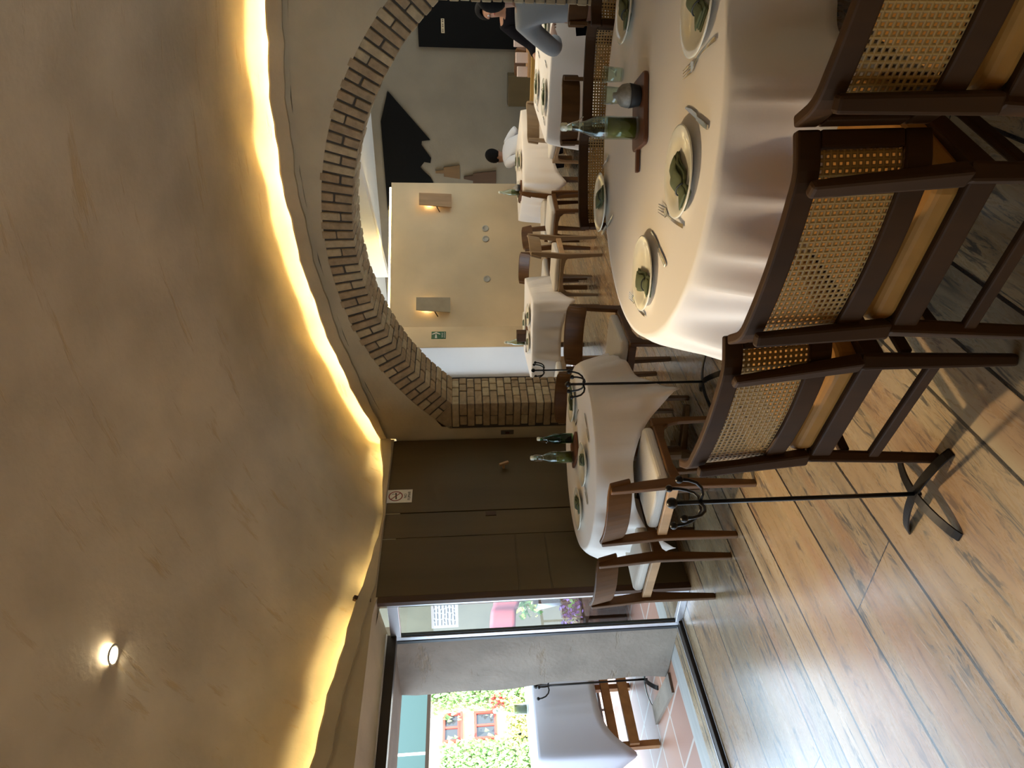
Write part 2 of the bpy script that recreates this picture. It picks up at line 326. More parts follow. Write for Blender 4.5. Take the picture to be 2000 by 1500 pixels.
# vaulted plaster ceiling: a low sail vault springing from behind the lit ledges
X0, X1, Y0, Y1 = XP-.085, XR+.085, YN-.085, YA+.085
def vault(u, v):
    s = u-.146*sin(2*pi*u); t = v-.146*sin(2*pi*v)          # samples crowd towards the edges
    x = lerp(X0, X1, s); y = lerp(Y0, Y1, t); d = min(x-X0, X1-x, y-Y0, Y1-y)
    n = (.010*sin(x*9+3*sin(y*4))+.008*sin(y*17+x*13))*math.exp(-d/.25)
    z = za(x)+zl(y)-2.222+.24*(max(sin(pi*s)*sin(pi*t), 0))**.8-.035+.13*(1-math.exp(-d/.05))+.07*(1-math.exp(-d/.35))+n
    return (x, y, z)
c = MB().grid(vault, 150, 190).build('ceiling', 'ceiling_plaster', smooth=True, solid=.05, off=-1)
c.modifiers['s'].offset = 1; struct(c)
# ledge that hides the light strip: along the arch wall and along the window wall
def ledge(fn, horiz, name, lo, hi, n, mt='wall_plaster'):
    m = MB(); vs = []; fs = []
    for i in range(n+1):
        t = lerp(lo, hi, i/n); z = fn(t)+.006*sin(t*11)+.004*sin(t*29)
        hf = lerp(.055, .095, min(1, max(0, (t-XP)/.5))) if horiz else min(.09, max(.018, z-2.118))
        sec = [(-.03, -hf), (-.03, -.012), (-.02, 0), (.0, 0), (.012, -.012), (.012, -.095), (.09, -.095), (.09, -.125), (.003, -.125), (.003, -hf)]
        for d, dz in sec: vs.append((t, YA+d, z+dz) if horiz else (XP-d, t, z+dz))
    k = 10
    for i in range(n):
        for j in range(k): fs.append((i*k+j, i*k+(j+1) % k, (i+1)*k+(j+1) % k, (i+1)*k+j))
    fs += [tuple(range(k)), tuple(range(n*k, n*k+k))]
    return struct(m.add(vs, fs).build(name, mt))
ledge(za, True, 'trim_1', XP-.0, XR, 60); ledge(zl, False, 'trim_2', YN, YA-.03, 70)
def strip(pts, name, mt='led_strip'):
    o = MB().tube(pts, .009, 6).build(name, mt); return o
s1 = strip([(x, YA+.03, za(x)-.083) for x in [lerp(XP+.03, XR-.1, i/50) for i in range(51)]], 'light_strip')
tag(s1, 'glowing yellow light strip tucked behind the curved ledge over the brick arch', 'light strip')
s2 = strip([(XP-.03, y, zl(y)-.083) for y in [lerp(YN+.1, 3.02, i/40) for i in range(41)]], 'light_strip', 'led_strip_low')
tag(s2, 'glowing yellow light strip behind the ledge over the window', 'light strip')
s3 = strip([(XP-.03, y, zl(y)-.083) for y in [lerp(3.24, 3.86, i/10) for i in range(11)]], 'light_strip', 'led_strip_low')
tag(s3, 'short glowing light strip above the dark wood panels, past the small bracket', 'light strip')
s4 = strip([(XP-.03, y, zl(y)-.083) for y in [lerp(4.08, 4.76, i/10) for i in range(11)]], 'light_strip', 'led_strip_low')
tag(s4, 'short glowing light strip in the corner where panels meet the arch wall', 'light strip')
br = MB().box(XP-.06, XP+.015, 3.09, 3.13, 2.14, 2.215).bar((XP-.0, 3.11, 2.2), (XP+.03, 3.11, 2.25), .03, .03).build('bracket', 'dark_wood', bevel=.005)
tag(br, 'small dark bracket interrupting the lit ledge above the panels', 'bracket')
# arch wall with the opening
m = MB(); xs = sorted(set([-4.3, -3.66, -3.655, XP, -.185, -.18, XR+.3]+[AX+RO*cos(a) for a in [lerp(.68, pi-.68, i/48) for i in range(49)]]+[lerp(-4.3, XR+.3, i/24) for i in range(25)]))
def ztop(x): return za(min(max(x, XP), XR))-.125
def zbot(x):
    if x <= -3.655 or x >= -.185: return 0.
    return AZ+sqrt(max(RO**2-(x-AX)**2, 0))-.012
for a, b in zip(xs[:-1], xs[1:]):
    e = 1e-4
    za_, zb_ = zbot(a+e), zbot(b-e)
    m.hexa([(a, YA, za_), (b, YA, zb_), (b, YA+.092, zb_), (a, YA+.092, za_), (a, YA, ztop(a)), (b, YA, ztop(b)), (b, YA+.092, ztop(b)), (a, YA+.092, ztop(a))])
    m.hexa([(a, YA+.092, za_), (b, YA+.092, zb_), (b, YB, zb_), (a, YB, za_), (a, YA+.092, 3.0), (b, YA+.092, 3.0), (b, YB, 3.0), (a, YB, 3.0)])
struct(m.build('wall_back', 'wall_plaster'))
# brick arch and piers, brick by brick over dark mortar
a1 = math.acos((3.40-1.92)/RI); mort = MB(); bk = [MB(), MB()]
for i in range(64):
    t0, t1 = lerp(a1, pi-a1, i/64), lerp(a1, pi-a1, (i+1)/64); q = []
    for y in (YA+.008, YB-.008):
        q += [(AX+r*cos(t), y, AZ+r*sin(t)) for t, r in ((t0, RI+.008), (t1, RI+.008), (t1, RO+.012), (t0, RO+.012))]
    mort.hexa(q)
for xa, xb in ((-3.66, -3.408), (-.432, -.18)): mort.box(xa, xb, YA+.008, YB-.008, 0, 1.62)
def jit(k=.0035): return random.uniform(-k, k)
def vbrick(t0, t1, r0, r1, y0, y1, fl):
    q = []
    o = jit(.004)
    for y in (y0+jit(), y1):
        q += [(AX+r*cos(t), y, AZ+r*sin(t)) for t, r in ((t0, r0+o), (t1, r0+o+jit(.002)), (t1, r1), (t0, r1))]
    bk[fl].hexa(q)
nb = int(round((pi-2*a1)*(RI+.1)/.0655)); g = .0056
for i in range(nb):
    t0 = lerp(a1, pi-a1, i/nb)+g/RI+random.uniform(0, .001); t1 = lerp(a1, pi-a1, (i+1)/nb)-g/RI
    fl = lambda: int(random.random() < .35)
    ro = RO+jit(.008)
    if i % 2: vbrick(t0, t1, RI, ro, YA, YA+.118, fl()); vbrick(t0, t1, RI, ro, YA+.127, YB-.127, fl()); vbrick(t0, t1, RI, ro, YB-.118, YB, fl())
    else:
        mid = lerp(RI, RO, random.uniform(.38, .6))
        vbrick(t0, t1, RI, mid-.005, YA, YA+.196, fl()); vbrick(t0, t1, mid+.005, ro, YA, YA+.1, fl()); vbrick(t0, t1, RI, ro, YA+.205, YB, fl())
for side in (0, 1):
    xi = -3.40 if side == 0 else -.44; sg = -1 if side == 0 else 1
    for k in range(25):
        z0 = k*.0648+.004; z1 = min(z0+.0575, 1.618); ln = [(.0, .12), (.13, .22)] if k % 2 else [(0, .235)]
        for q0, q1 in ln:
            xa, xb = xi+sg*(q0+(0 if q0 else jit())), xi+sg*q1+jit(.006)
            bk[int(random.random() < .3)].box(min(xa, xb), max(xa, xb), YA+jit(), YA+.11+.08*(k % 2), z0, z1)
        ys = [YA+.2, YA+.305] if k % 2 else [YA+.12, YA+.25, YA+.36]
        ye = ys[1:]+[YB]
        for y0, y1 in zip(ys, ye):
            xa, xb = xi+sg*jit(), xi+sg*.11; bk[int(random.random() < .5)].box(min(xa, xb), max(xa, xb), y0, y1-.008, z0, z1)
for sg, xi in ((1, -3.40), (-1, -.44)):
    bk[0].prism([(xi, 1.622), (xi-sg*.161, 1.757), (xi-sg*.235, 1.71), (xi-sg*.235, 1.622)], 'Y', YA, YA+.2); bk[1].prism([(xi, 1.622), (xi-sg*.161, 1.757), (xi-sg*.235, 1.71), (xi-sg*.235, 1.622)], 'Y', YA+.208, YB)
o = mort.build('trim_3', 'mortar'); struct(o)
bk[0].build('bricks', 'brick', o, bevel=.005, seg=1); bk[1].build('pale_bricks', 'brick_pale', o, bevel=.005, seg=1)
# window wall: lintel, sloping soffit, wall behind the panels
m = MB(); n = 40
for i in range(n):
    y0, y1 = lerp(YN, 3.13, i/n), lerp(YN, 3.13, (i+1)/n)
    m.hexa([(XP-.092, y0, 2.105), (XP, y0, 2.121), (XP, y1, 2.121), (XP-.092, y1, 2.105), (XP-.092, y0, zl(y0)-.13), (XP, y0, zl(y0)-.08), (XP, y1, zl(y1)-.08), (XP-.092, y1, zl(y1)-.13)])
m.prism([(XP-.092, 2.105), (XP-.092, 2.7), (-4.6, 2.7), (-4.6, 2.06), (-4.2, 2.055)], 'Y', YN, 3.13)
struct(m.build('wall_left', 'wall_plaster'))
m = MB()
n = 24
for i in range(n):
    y0, y1 = lerp(3.13, YA, i/n), lerp(3.13, YA, (i+1)/n)
    m.hexa([(XP-.092, y0, 0), (XP-.035, y0, 0), (XP-.035, y1, 0), (XP-.092, y1, 0), (XP-.092, y0, zl(y0)-.13), (XP-.035, y0, zl(y0)-.13), (XP-.035, y1, zl(y1)-.13), (XP-.092, y1, zl(y1)-.13)])
    m.hexa([(XP-.035, y0, 2.113), (XP-.002, y0, 2.113), (XP-.002, y1, 2.113), (XP-.035, y1, 2.113), (XP-.035, y0, zl(y0)-.13), (XP-.002, y0, zl(y0)-.02), (XP-.002, y1, zl(y1)-.02), (XP-.035, y1, zl(y1)-.13)])
m.box(XP-.115, XP-.092, 3.13, YA, 0, 2.7)
struct(m.build('wall_panel_side', 'wall_plaster'))
# dark timber panels beside the window (two leaves, one with a knob)
d1 = MB().box(XP-.035, XP, 3.905, 4.775, .0, 2.112).box(XP-.034, XP-.028, 3.85, 3.95, 0, 2.112).build('door_1', 'panel_wood', bevel=.004)
MB().bar((XP, 4.38, 1.205), (XP+.05, 4.38, 1.205), .02, .02).bar((XP+.05, 4.36, 1.24), (XP+.05, 4.395, 1.165), .022, .022).build('handle', 'light_wood', d1, bevel=.004); struct(d1)
d2 = MB().box(XP-.035, XP-.004, 3.13, 3.895, 0, 2.112)
d2.box(XP-.004, XP, 3.13, 3.64, 1.17, 2.112).box(XP-.004, XP, 3.13, 3.64, .95, 1.16).box(XP-.004, XP, 3.13, 3.64, 0, .94).box(XP-.004, XP, 3.648, 3.895, 0, 2.112)
d2 = d2.build('door_2', 'panel_wood', bevel=.003); struct(d2)
MB().box(XP, XP+.006, 3.84, 3.88, 1.29, 1.37).build('latch_plate', 'dark_wood', d2)
# sliding window: floor track, head, corner post, narrow side pane
wf = MB(); wf.box(-4.17, -4.12, YN, 3.1, 0, .028).box(-4.225, -4.19, YN, 3.1, 0, .02)
wf.box(-4.19, -4.11, YN, 3.1, 2.0, 2.075)
w1 = wf.build('window_1', 'bronze_frame', bevel=.003); struct(w1)
MB().box(-4.11, -4.095, YN, 3.1, 0, .006).box(-4.187, -4.173, YN, 3.1, .0, .03).build('track', 'aluminium', w1)
MB().box(-4.105, -4.095, YN, 3.1, 2.06, 2.085).build('head_trim', 'aluminium', w1)
MB().box(-4.19, -4.165, 3.085, 3.125, .02, 2.0).build('seal', 'black_metal', w1)
w2 = MB().box(-4.165, -4.13, 3.09, 3.13, 0, 2.04).box(-3.81, -3.785, 3.09, 3.13, 0, 2.04).box(-4.13, -3.81, 3.09, 3.13, 0, .05).box(-4.13, -3.81, 3.09, 3.13, 1.97, 2.04).build('window_2', 'aluminium', bevel=.003); struct(w2)
MB().box(-4.128, -4.118, 3.10, 3.12, .05, 1.97).box(-3.82, -3.812, 3.1, 3.12, .05, 1.97).build('gasket', 'black_metal', w2)
MB().add([(-4.12, 3.11, .05), (-3.815, 3.11, .05), (-3.815, 3.11, 1.97), (-4.12, 3.11, 1.97)], [(0, 1, 2, 3)]).build('glass', 'pane_glass', w2, norm=False)
struct(MB().box(-3.785, -3.752, 3.08, 3.13, 0, 2.10).build('trim_4', 'dark_wood'))
# walls out of the picture that close the room
struct(MB().box(XR, XR+.2, YN-.2, YA, 0, 3.2).build('wall_right', 'wall_plaster'))
struct(MB().box(-4.6, XR+.2, YN-.2, YN, 0, 3.2).build('wall_front', 'wall_plaster'))

# ---------------------------------------------------------------- the dining room beyond the arch
EA, EB = Vector((-4.93, 8.88)), Vector((-3.44, 10.70))      # cream wall with the lamps: its two ends
ed = (EB-EA).normalized(); en = Vector((ed.y, -ed.x))       # along it, and out of it towards the room
def ew(s, out=0., z=0.): p = EA+ed*s+en*out; return (p.x, p.y, z)
EL = (EB-EA).length
m = MB(); m.hexa([ew(0, -.3), ew(EL, -.3), ew(EL, 0), ew(0, 0), ew(0, -.3, 2.555), ew(EL, -.3, 2.555), ew(EL, 0, 2.555), ew(0, 0, 2.555)]); struct(m.build('wall_far', 'cream_plaster'))
struct(MB().box(-5.2, -4.93, 8.31, 8.95, 0, 2.56).build('wall_exit', 'cream_plaster'))
struct(MB().box(-8, -4.935, 8.30, 8.5, 0, 2.6).build('wall_white', 'white_plaster'))
struct(MB().box(-7, 3.2, YF, YF+.2, 0, 3.2).build('wall_mural', 'grey_plaster'))
struct(MB().box(3.0, 3.2, YB, YF, 0, 3.2).build('wall_room_right', 'cream_plaster'))
struct(MB().box(XR, 3.2, YB-.2, YB, 0, 3.2).build('wall_room_front', 'wall_plaster'))
struct(MB().box(-5.2, -5.0, YB-.4, 5.35, 0, 3.0).box(-5.2, -5.0, 5.35, 8.3, 2.45, 3.0).box(-5.0, -3.6, YB-.1, YB, 0, 3.0).build('wall_room_left', 'wall_plaster'))
struct(MB().box(-8, 3.2, YB, YF, 2.95, 3.1).build('ceiling_room', 'white_plaster'))
bm_ = MB()
for s in (.25, 1.35): bm_.hexa([ew(s, -1.2, 2.72), ew(s+.14, -1.2, 2.72), ew(s+.14, 4.2, 2.72), ew(s, 4.2, 2.72), ew(s, -1.2, 2.95), ew(s+.14, -1.2, 2.95), ew(s+.14, 4.2, 2.95), ew(s, 4.2, 2.95)])
struct(bm_.build('ceiling_beams', 'white_plaster', bevel=.01))
l = MB().tube([ew(.05, -.06, 2.575), ew(EL-.05, -.06, 2.575)], .014, 6).build('light_strip', 'led_strip_room'); tag(l, 'bright yellow light strip along the top of the cream far wall', 'light strip')
struct(MB().box(-5.05, -4.99, 5.35, 5.40, 0, 2.45).box(-5.50, -5.42, 8.24, 8.30, 0, 2.45).box(-5.05, -4.99, 5.4, 8.3, 2.4, 2.45).build('window_3', 'bronze_frame'))
# ---------------------------------------------------------------- chairs
def cane_chair(loc, rz, label, group):
    """local: facing +y; the stiles stand on the line y = -.24"""
    t = thing('cane_chair', label, 'chair', loc, rz, group)
    # curved back: plan curve through the wings
    FL, BR, PH, TL = .172, .10, radians(43), .300      # flat half, bend radius, wing angle, half length
    def plan(u):      # u -1..1 along the curved back
        s = abs(u)*TL; sg = 1 if u >= 0 else -1
        if s <= FL: x, y = s, .012*(s/FL)**2
        elif s <= FL+BR*PH: q = (s-FL)/BR; x, y = FL+BR*sin(q), .012+BR*(1-cos(q))
        else: q = s-FL-BR*PH; x, y = FL+BR*sin(PH)+q*cos(PH), .012+BR*(1-cos(PH))+q*sin(PH)
        return sg*x, -.255+y
    def backz(z): return -.03*(z-.5)/.33
    def rail(z0, z1, th, u0=-1, u1=1, n=30, name='back_rail'):
        vs = []; fs = []
        for i in range(n+1):
            u = lerp(u0, u1, i/n); x, y = plan(u); x2, y2 = plan(u+.01); d = Vector((x2-x, y2-y)).normalized(); nx, ny = d.y, -d.x
            for o, z in ((-th/2, z0), (th/2, z0), (th/2, z1), (-th/2, z1)): vs.append((x+nx*o, y+ny*o+backz(z), z))
        for i in range(n):
            for j in range(4): fs.append((i*4+j, i*4+(j+1) % 4, (i+1)*4+(j+1) % 4, (i+1)*4+j))
        fs += [(0, 1, 2, 3), tuple(range(n*4, n*4+4))]
        return MB().add(vs, fs).build(name, 'walnut', t, bevel=.006)
    rail(.775, .828, .026); rail(.520, .585, .024)
    for s in (-1, 1):
        rail(.585, .775, .026, s*.87 if s > 0 else -1, 1 if s > 0 else -.87, 4, 'end_post')
    mb = MB(); n = 40
    L = .68
    vs = [(*[(lambda p: (p[0], p[1]+backz(z), z))(plan(lerp(-.9, .9, i/n)))][0],) for z in (.583, .777) for i in range(n+1)]
    mb.add(vs, [(i, i+1, n+2+i, n+1+i) for i in range(n)])
    cp = mb.build('cane_panel', 'woven_cane', t, smooth=True)
    uvl = cp.data.uv_layers.new(name='UVMap')
    for lp in cp.data.loops:
        i = lp.vertex_index; uvl.data[lp.index].uv = ((i % (n+1))/n*36, 0 if i <= n else 13)
    # legs
    for s in (-1, 1):
        leg = MB().bar((s*.225, -.262, 0), (s*.212, -.245, .44), .034, .034, w2=.046, h2=.04).bar((s*.212, -.250, .44), (s*.200, -.302, .805), .046, .04, w2=.036, h2=.024)
        leg.build('rear_leg', 'walnut', t, bevel=.008)
        MB().bar((s*.232, .215, 0), (s*.222, .205, .43), .03, .03, w2=.046, h2=.046).build('front_leg', 'walnut', t, bevel=.008)
        MB().bar((s*.222, -.225, .30), (s*.226, .195, .30), .02, .034).build('side_stretcher', 'walnut', t, bevel=.005)
        MB().bar((s*.217, -.235, .40), (s*.222, .195, .40), .026, .065).build('side_rail', 'walnut', t, bevel=.006)
    MB().bar((-.205, -.247, .40), (.205, -.247, .40), .026, .065).build('rear_rail', 'walnut', t, bevel=.006)
    MB().bar((-.21, .2, .40), (.21, .2, .40), .026, .065).build('front_rail', 'walnut', t, bevel=.006)
    MB().bar((-.212, -.255, .225), (.212, -.255, .225), .022, .036).build('rear_stretcher', 'walnut', t, bevel=.005)
    # upholstered seat
    pl = []
    for cx, cy, a in ((.19, .18, 0), (-.19, .18, pi/2), (-.16, -.19, pi), (.16, -.19, 1.5*pi)): pl += arcpts(cx, cy, .055, a, a+pi/2, 5)
    MB().prism(pl, 'Z', .425, .492).build('seat', 'tan_leather', t, bevel=.02, seg=3)
    return t
G1 = 'cane-backed chairs around the big round table'
cane0 = cane_chair((-1.165+.22*.24, 1.575+.975*.24, 0), -.24, 'leftmost near cane-backed chair, next to the black hook stand, back turned to us', G1)
def place_cane(mx, my, rz, label):   # mx, my: middle of the back
    return dup(cane0, (mx-sin(rz)*.245, my+cos(rz)*.245, 0), rz, label, G1)
place_cane(-.62, 1.425, -.19, 'middle near cane-backed chair, its tan seat and curved left wing in plain view')
place_cane(-.06, 1.335, -.2, 'rightmost near cane-backed chair, cut off by the edge of the photo')
place_cane(-1.24, 3.95, pi+.45, 'left chair on the far side of the round table, behind the plate and dark napkin')
place_cane(-.725, 4.02, pi+.2, 'middle chair on the far side of the round table, behind the oil bottle')
place_cane(-.17, 3.94, pi-.12, 'right chair on the far side of the round table, by the photo edge')

def wooden_chair(loc, rz, label, group):
    """local: facing +y, rear legs at y = -.25, front legs at y = .23"""
    t = thing('wooden_chair', label, 'chair', loc, rz, group)
    for s in (-1, 1):
        x = s*.212
        rl = [(-.272, 0), (-.235, 0), (-.208, .36), (-.203, .44), (-.222, .60), (-.252, .775), (-.292, .775), (-.281, .60), (-.268, .44), (-.268, .36)]
        MB().prism(rl, 'X', x-.014, x+.014).build('rear_leg', 'chair_wood', t, bevel=.006)
        fl = [(.235, 0), (.262, 0), (.262, .30), (.255, .455), (.19, .455), (.205, .36), (.222, .30)]
        MB().prism(fl, 'X', x-.015, x+.015).build('front_leg', 'chair_wood', t, bevel=.006)
        sr = [(-.225, .45), (-.22, .36), (-.19, .392), (-.1, .408), (.1, .408), (.17, .392), (.2, .36), (.205, .45)]
        MB().prism(sr, 'X', x-.013, x+.013).build('side_rail', 'chair_wood', t, bevel=.005)
    MB().bar((-.2, -.235, .43), (.2, -.235, .43), .024, .055).build('rear_rail', 'light_wood', t, bevel=.005)
    MB().bar((-.2, .225, .43), (.2, .225, .43), .022, .05).build('front_rail', 'chair_wood', t, bevel=.005)
    # curved back board
    n = 14; vs = []; fs = []
    for i in range(n+1):
        u = lerp(-1, 1, i/n); x = u*.238; y = -.285+.075*u*u
        r = .012+.0
        zt = .79-.02*max(0, abs(u)-.8)*5*.6; zb = .655+.02*max(0, abs(u)-.8)*5*.6
        for o, z, k in ((-.012, zb, .0), (.012, zb, .0), (.010, zt, -.028), (-.012, zt, -.028)): vs.append((x, y+o+k-.012, z))
    for i in range(n):
        for j in range(4): fs.append((i*4+j, i*4+(j+1) % 4, (i+1)*4+(j+1) % 4, (i+1)*4+j))
    fs += [(0, 1, 2, 3), tuple(range(n*4, n*4+4))]
    MB().add(vs, fs).build('backrest', 'chair_wood', t, bevel=.006)
    pl = []
    for cx, cy, a in ((.155, .175, 0), (-.155, .175, pi/2), (-.15, -.165, pi), (.15, -.165, 1.5*pi)): pl += arcpts(cx, cy, .05, a, a+pi/2, 5)
    MB().prism(pl, 'Z', .445, .505).build('seat_cushion', 'seat_cloth', t, bevel=.022, seg=3)
    return t
G2 = 'wooden chairs with pale seat cushions'
wood0 = wooden_chair((-2.605, 2.915, 0), -.10, 'wooden chair by the window, right of two side by side, behind the hook stand', G2)
def place_wood(x, y, face, label, sc=1, pale=False):   # x, y: origin; face: direction it looks, degrees from +y towards -x; pale: lit look put in the colour
    r = dup(wood0, (x, y, 0), radians(face), label, G2, sc)
    if pale:
        for ch in r.children:
            if ch.name.startswith(('rear_leg', 'front_leg', 'side_rail', 'front_rail', 'backrest')): ch.material_slots[0].link = 'OBJECT'; ch.material_slots[0].material = M['lit_chair_wood']
    return r
place_wood(-3.19, 2.965, -8, 'wooden chair nearest the window panel, left of two side by side')
place_wood(-2.45, 4.02, 180, 'dark wooden chair between the two front tables, facing us, one front leg showing')
place_wood(-3.17, 4.28, 180, 'dark chair behind the small round table, in front of the brick pier')
place_wood(-3.25, 7.22, 86, 'wooden chair in lit tones at the right end of the white square table, seen from its side', pale=True)
place_wood(-3.15, 8.42, 120, 'wooden chair standing past the right side of the white square table, below the vent pair')
place_wood(-4.30, 6.35, -15, 'wooden chair in lit tones at the near left of the white square table', pale=True)
place_wood(-3.80, 8.02, 168, 'dark chair behind the white square table with a wide back board')
place_wood(-2.95, 7.86, -100, 'wooden chair between the two far square tables, facing the pale one')
place_wood(-2.02, 8.05, 42, 'brown chair in lit tones in front of the far beige table, its small back turned to us', pale=True)
place_wood(-1.72, 9.55, 140, 'reddish chair right of the far beige table, against the grey wall')
place_wood(-1.19, 5.46, 10, 'dark wooden chair pulled to the near side of the long table')
place_wood(-.38, 5.40, 4, 'brown wooden chair holding the person in the grey shirt')
# some chairs use a lighter wood copy, the light on them painted into its colour
def bagstand(loc, rz, label, scale=1.):
    t = thing('hook_stand', label, 'stand', loc, rz, 'black iron hook stands for bags')
    MB().tube([(0, 0, .03), (0, 0, .85)], .0075, 10).ball((0, 0, .862), .018, 8).build('pole', 'black_iron', t, smooth=True)
    for k in range(4):
        a = k*pi/2+.35; c_, s_ = cos(a), sin(a)
        vs = []; fs = []; n = 10
        for i in range(n+1):
            u = i/n; r = u*.185; z = .05*cos(u*pi/2)**.8
            for o, dz in ((-.016, 0), (.016, 0), (.016, .006), (-.016, .006)): vs.append((c_*r-s_*o, s_*r+c_*o, z+dz))
        for i in range(n):
            for j in range(4): fs.append((i*4+j, i*4+(j+1) % 4, (i+1)*4+(j+1) % 4, (i+1)*4+j))
        fs += [(0, 1, 2, 3), tuple(range(n*4, n*4+4))]
        MB().add(vs, fs).build('foot', 'black_iron', t)
        a += .25; c_, s_ = cos(a), sin(a)
        p = [(.004, .772), (.03, .766), (.053, .773), (.072, .792), (.082, .818), (.085, .84)]
        hk = MB().tube([(c_*r, s_*r, z) for r, z in p], .0055, 8); hk.ball((c_*.085, s_*.085, .848), .0125, 8); hk.build('hook', 'black_iron', t, smooth=True)
    t.scale = (scale,)*3
    return t
bs = bagstand((-1.515, 1.575, 0), -.42, 'black iron hook stand on the plank floor, nearest us, beside the cane chairs')
dup(bs, (-2.33, 3.47, 0), .5, 'thin black hook stand in front of the small round table', scale=1.03)
dup(bs, (-3.42, 5.33, 0), .9, 'black hook stand just beyond the brick pier', scale=1.03)
dup(bs, (-5.27, 3.40, 0), .3, 'black hook stand outside on the terrace, in front of the white cloth', scale=1.13)
# ---------------------------------------------------------------- tables and cloths
def cloth(name, loc, rz, per, hang, folds, label, mt='tablecloth', z=.75, group='white tablecloths', amp=.03, n=160, seed=0):
    """per(a) -> edge radius at angle a; hang(a) -> drop length; one draped surface"""
    rs = random.Random(seed); ph = [rs.uniform(0, 6.28) for _ in range(4)]
    rings = [(0, .0), (.5, 0), (.9, 0), (.985, 0)]
    vs = [(0, 0, z+.004)]; fs = []
    def pt(a, k):
        r = per(a); h = hang(a)
        if k < 0: f = 1+k; return (r*f*cos(a), r*f*sin(a), z+.004)
        q_ = lambda x: 1-2*abs(sin(x/2))**.7
        w_ = amp*min(1, h/.3)*(q_(folds*a+ph[0]+.6*sin(3*a+ph[3]))+.6*q_((folds*1.7)//1*a+ph[1]+.5*sin(2*a))+.3*sin(folds*3//1*a+ph[2]))
        rr = r+.004+.012*sin(min(k, .15)/.15*pi/2)+k*.035+w_*(k**.7)+amp*1.1*k**.7
        return (rr*cos(a), rr*sin(a), z+.004-h*k-.004*sin(min(k, .1)/.1*pi/2))
    ks = [-.5, -.2, -.06, -.015, 0., .03, .08, .18, .3, .45, .6, .75, .88, 1.0]
    for k in ks:
        vs += [pt(2*pi*i/n, k) for i in range(n)]
    fs += [(0, 1+i, 1+(i+1) % n) for i in range(n)]
    for j in range(len(ks)-1):
        for i in range(n): fs.append((1+j*n+i, 1+(j+1)*n+i, 1+(j+1)*n+(i+1) % n, 1+j*n+(i+1) % n))
    o = MB().add(vs, fs).build(name, mt, smooth=True, solid=.0022, off=1)
    o.location = loc; o.rotation_euler = (0, 0, rz); tag(o, label, 'tablecloth', group); return o
def sq_hang(half, r0, phi):     # drop of a square cloth over an edge of radius r0(a)
    def f(a):
        b = (a-phi+pi/4) % (pi/2)-pi/4; return max(half/cos(b)-r0(a), .12)
    return f
def rect_per(wx, wy, cr=.03):
    def f(a):
        c_, s_ = abs(cos(a)), abs(sin(a)); p = 26.
        return 1/((c_/(wx/2))**p+(s_/(wy/2))**p)**(1/p)
    return f
def round_table(loc, r, label, legs=4, lr=.55):
    t = thing('round_table', label, 'table', loc)
    MB().lathe([(r-.012, .715), (r-.012, .745)], n=64).build('tabletop', 'chair_wood', t)
    MB().lathe([(.05, .04), (.045, .35), (.05, .715)], n=16).build('column', 'chair_wood', t)
    for k in range(4):
        a = k*pi/2+.5; MB().bar((0, 0, .05), (lr*r*cos(a), lr*r*sin(a), .02), .06, .05, h2=.03).build('foot', 'chair_wood', t, bevel=.006)
    return t
def square_table(loc, wx, wy, rz, label, h=.745, mt='chair_wood'):
    t = thing('square_table', label, 'table', loc, rz)
    MB().box(-wx/2+.012, wx/2-.012, -wy/2+.012, wy/2-.012, h-.03, h).build('tabletop', mt, t)
    for sx in (-1, 1):
        for sy in (-1, 1): MB().box(sx*(wx/2-.09)-.025, sx*(wx/2-.09)+.025, sy*(wy/2-.09)-.025, sy*(wy/2-.09)+.025, 0, h-.03).build('leg', mt, t)
    return t
T1 = (-.66, 2.875)
round_table((*T1, 0), .86, 'big round dining table under the long white cloth, nearest us')
cloth('tablecloth', (*T1, 0), 0, lambda a: .865, sq_hang(1.135, lambda a: .865, pi/4), 11, 'white cloth draped over the big round table in the foreground', amp=.05, seed=3, n=360)
T2 = (-2.98, 3.58)
round_table((*T2, 0), .60, 'small round table under the cloth by the dark panels')
cloth('tablecloth', (*T2, 0), 0, lambda a: .605, sq_hang(.80, lambda a: .605, 2.05), 9, 'white cloth draped over the small round table by the dark panels', amp=.034, seed=5)
def sqcloth(c, wx, wy, rz, hang, label, seed, mt='tablecloth', z=.75, corner=.18, folds=8, amp=.024):
    p = rect_per(wx, wy)
    def h(a):
        k = max(0, (p(a)-min(wx, wy)/2)/(hypot(wx, wy)/2-min(wx, wy)/2)); return hang+corner*k**2
    return cloth('tablecloth', (*c, 0), rz, p, h, folds, label, mt, z, amp=amp, seed=seed, n=200)
square_table((-4.03, 7.22, 0), .92, 1.02, .19, 'square table under the white cloth below the green arrow sign'); sqcloth((-4.03, 7.22), .93, 1.04, .19, .30, 'white cloth on the square table below the green arrow sign', 7)
square_table((-2.69, 9.02, 0), .98, .98, .84, 'square table under the beige-looking cloth against the far grey wall'); sqcloth((-2.69, 9.02), 1.0, 1.0, .84, .36, 'creamy cloth on the far square table left of the long one', 9)
square_table((-.42, 6.80, 0), 2.36, 1.22, -.06, 'long table under the pale cloth at the right of the far room'); sqcloth((-.42, 6.80), 2.4, 1.25, -.06, .36, 'pale cloth on the long table at the right of the far room', 11, corner=.05)

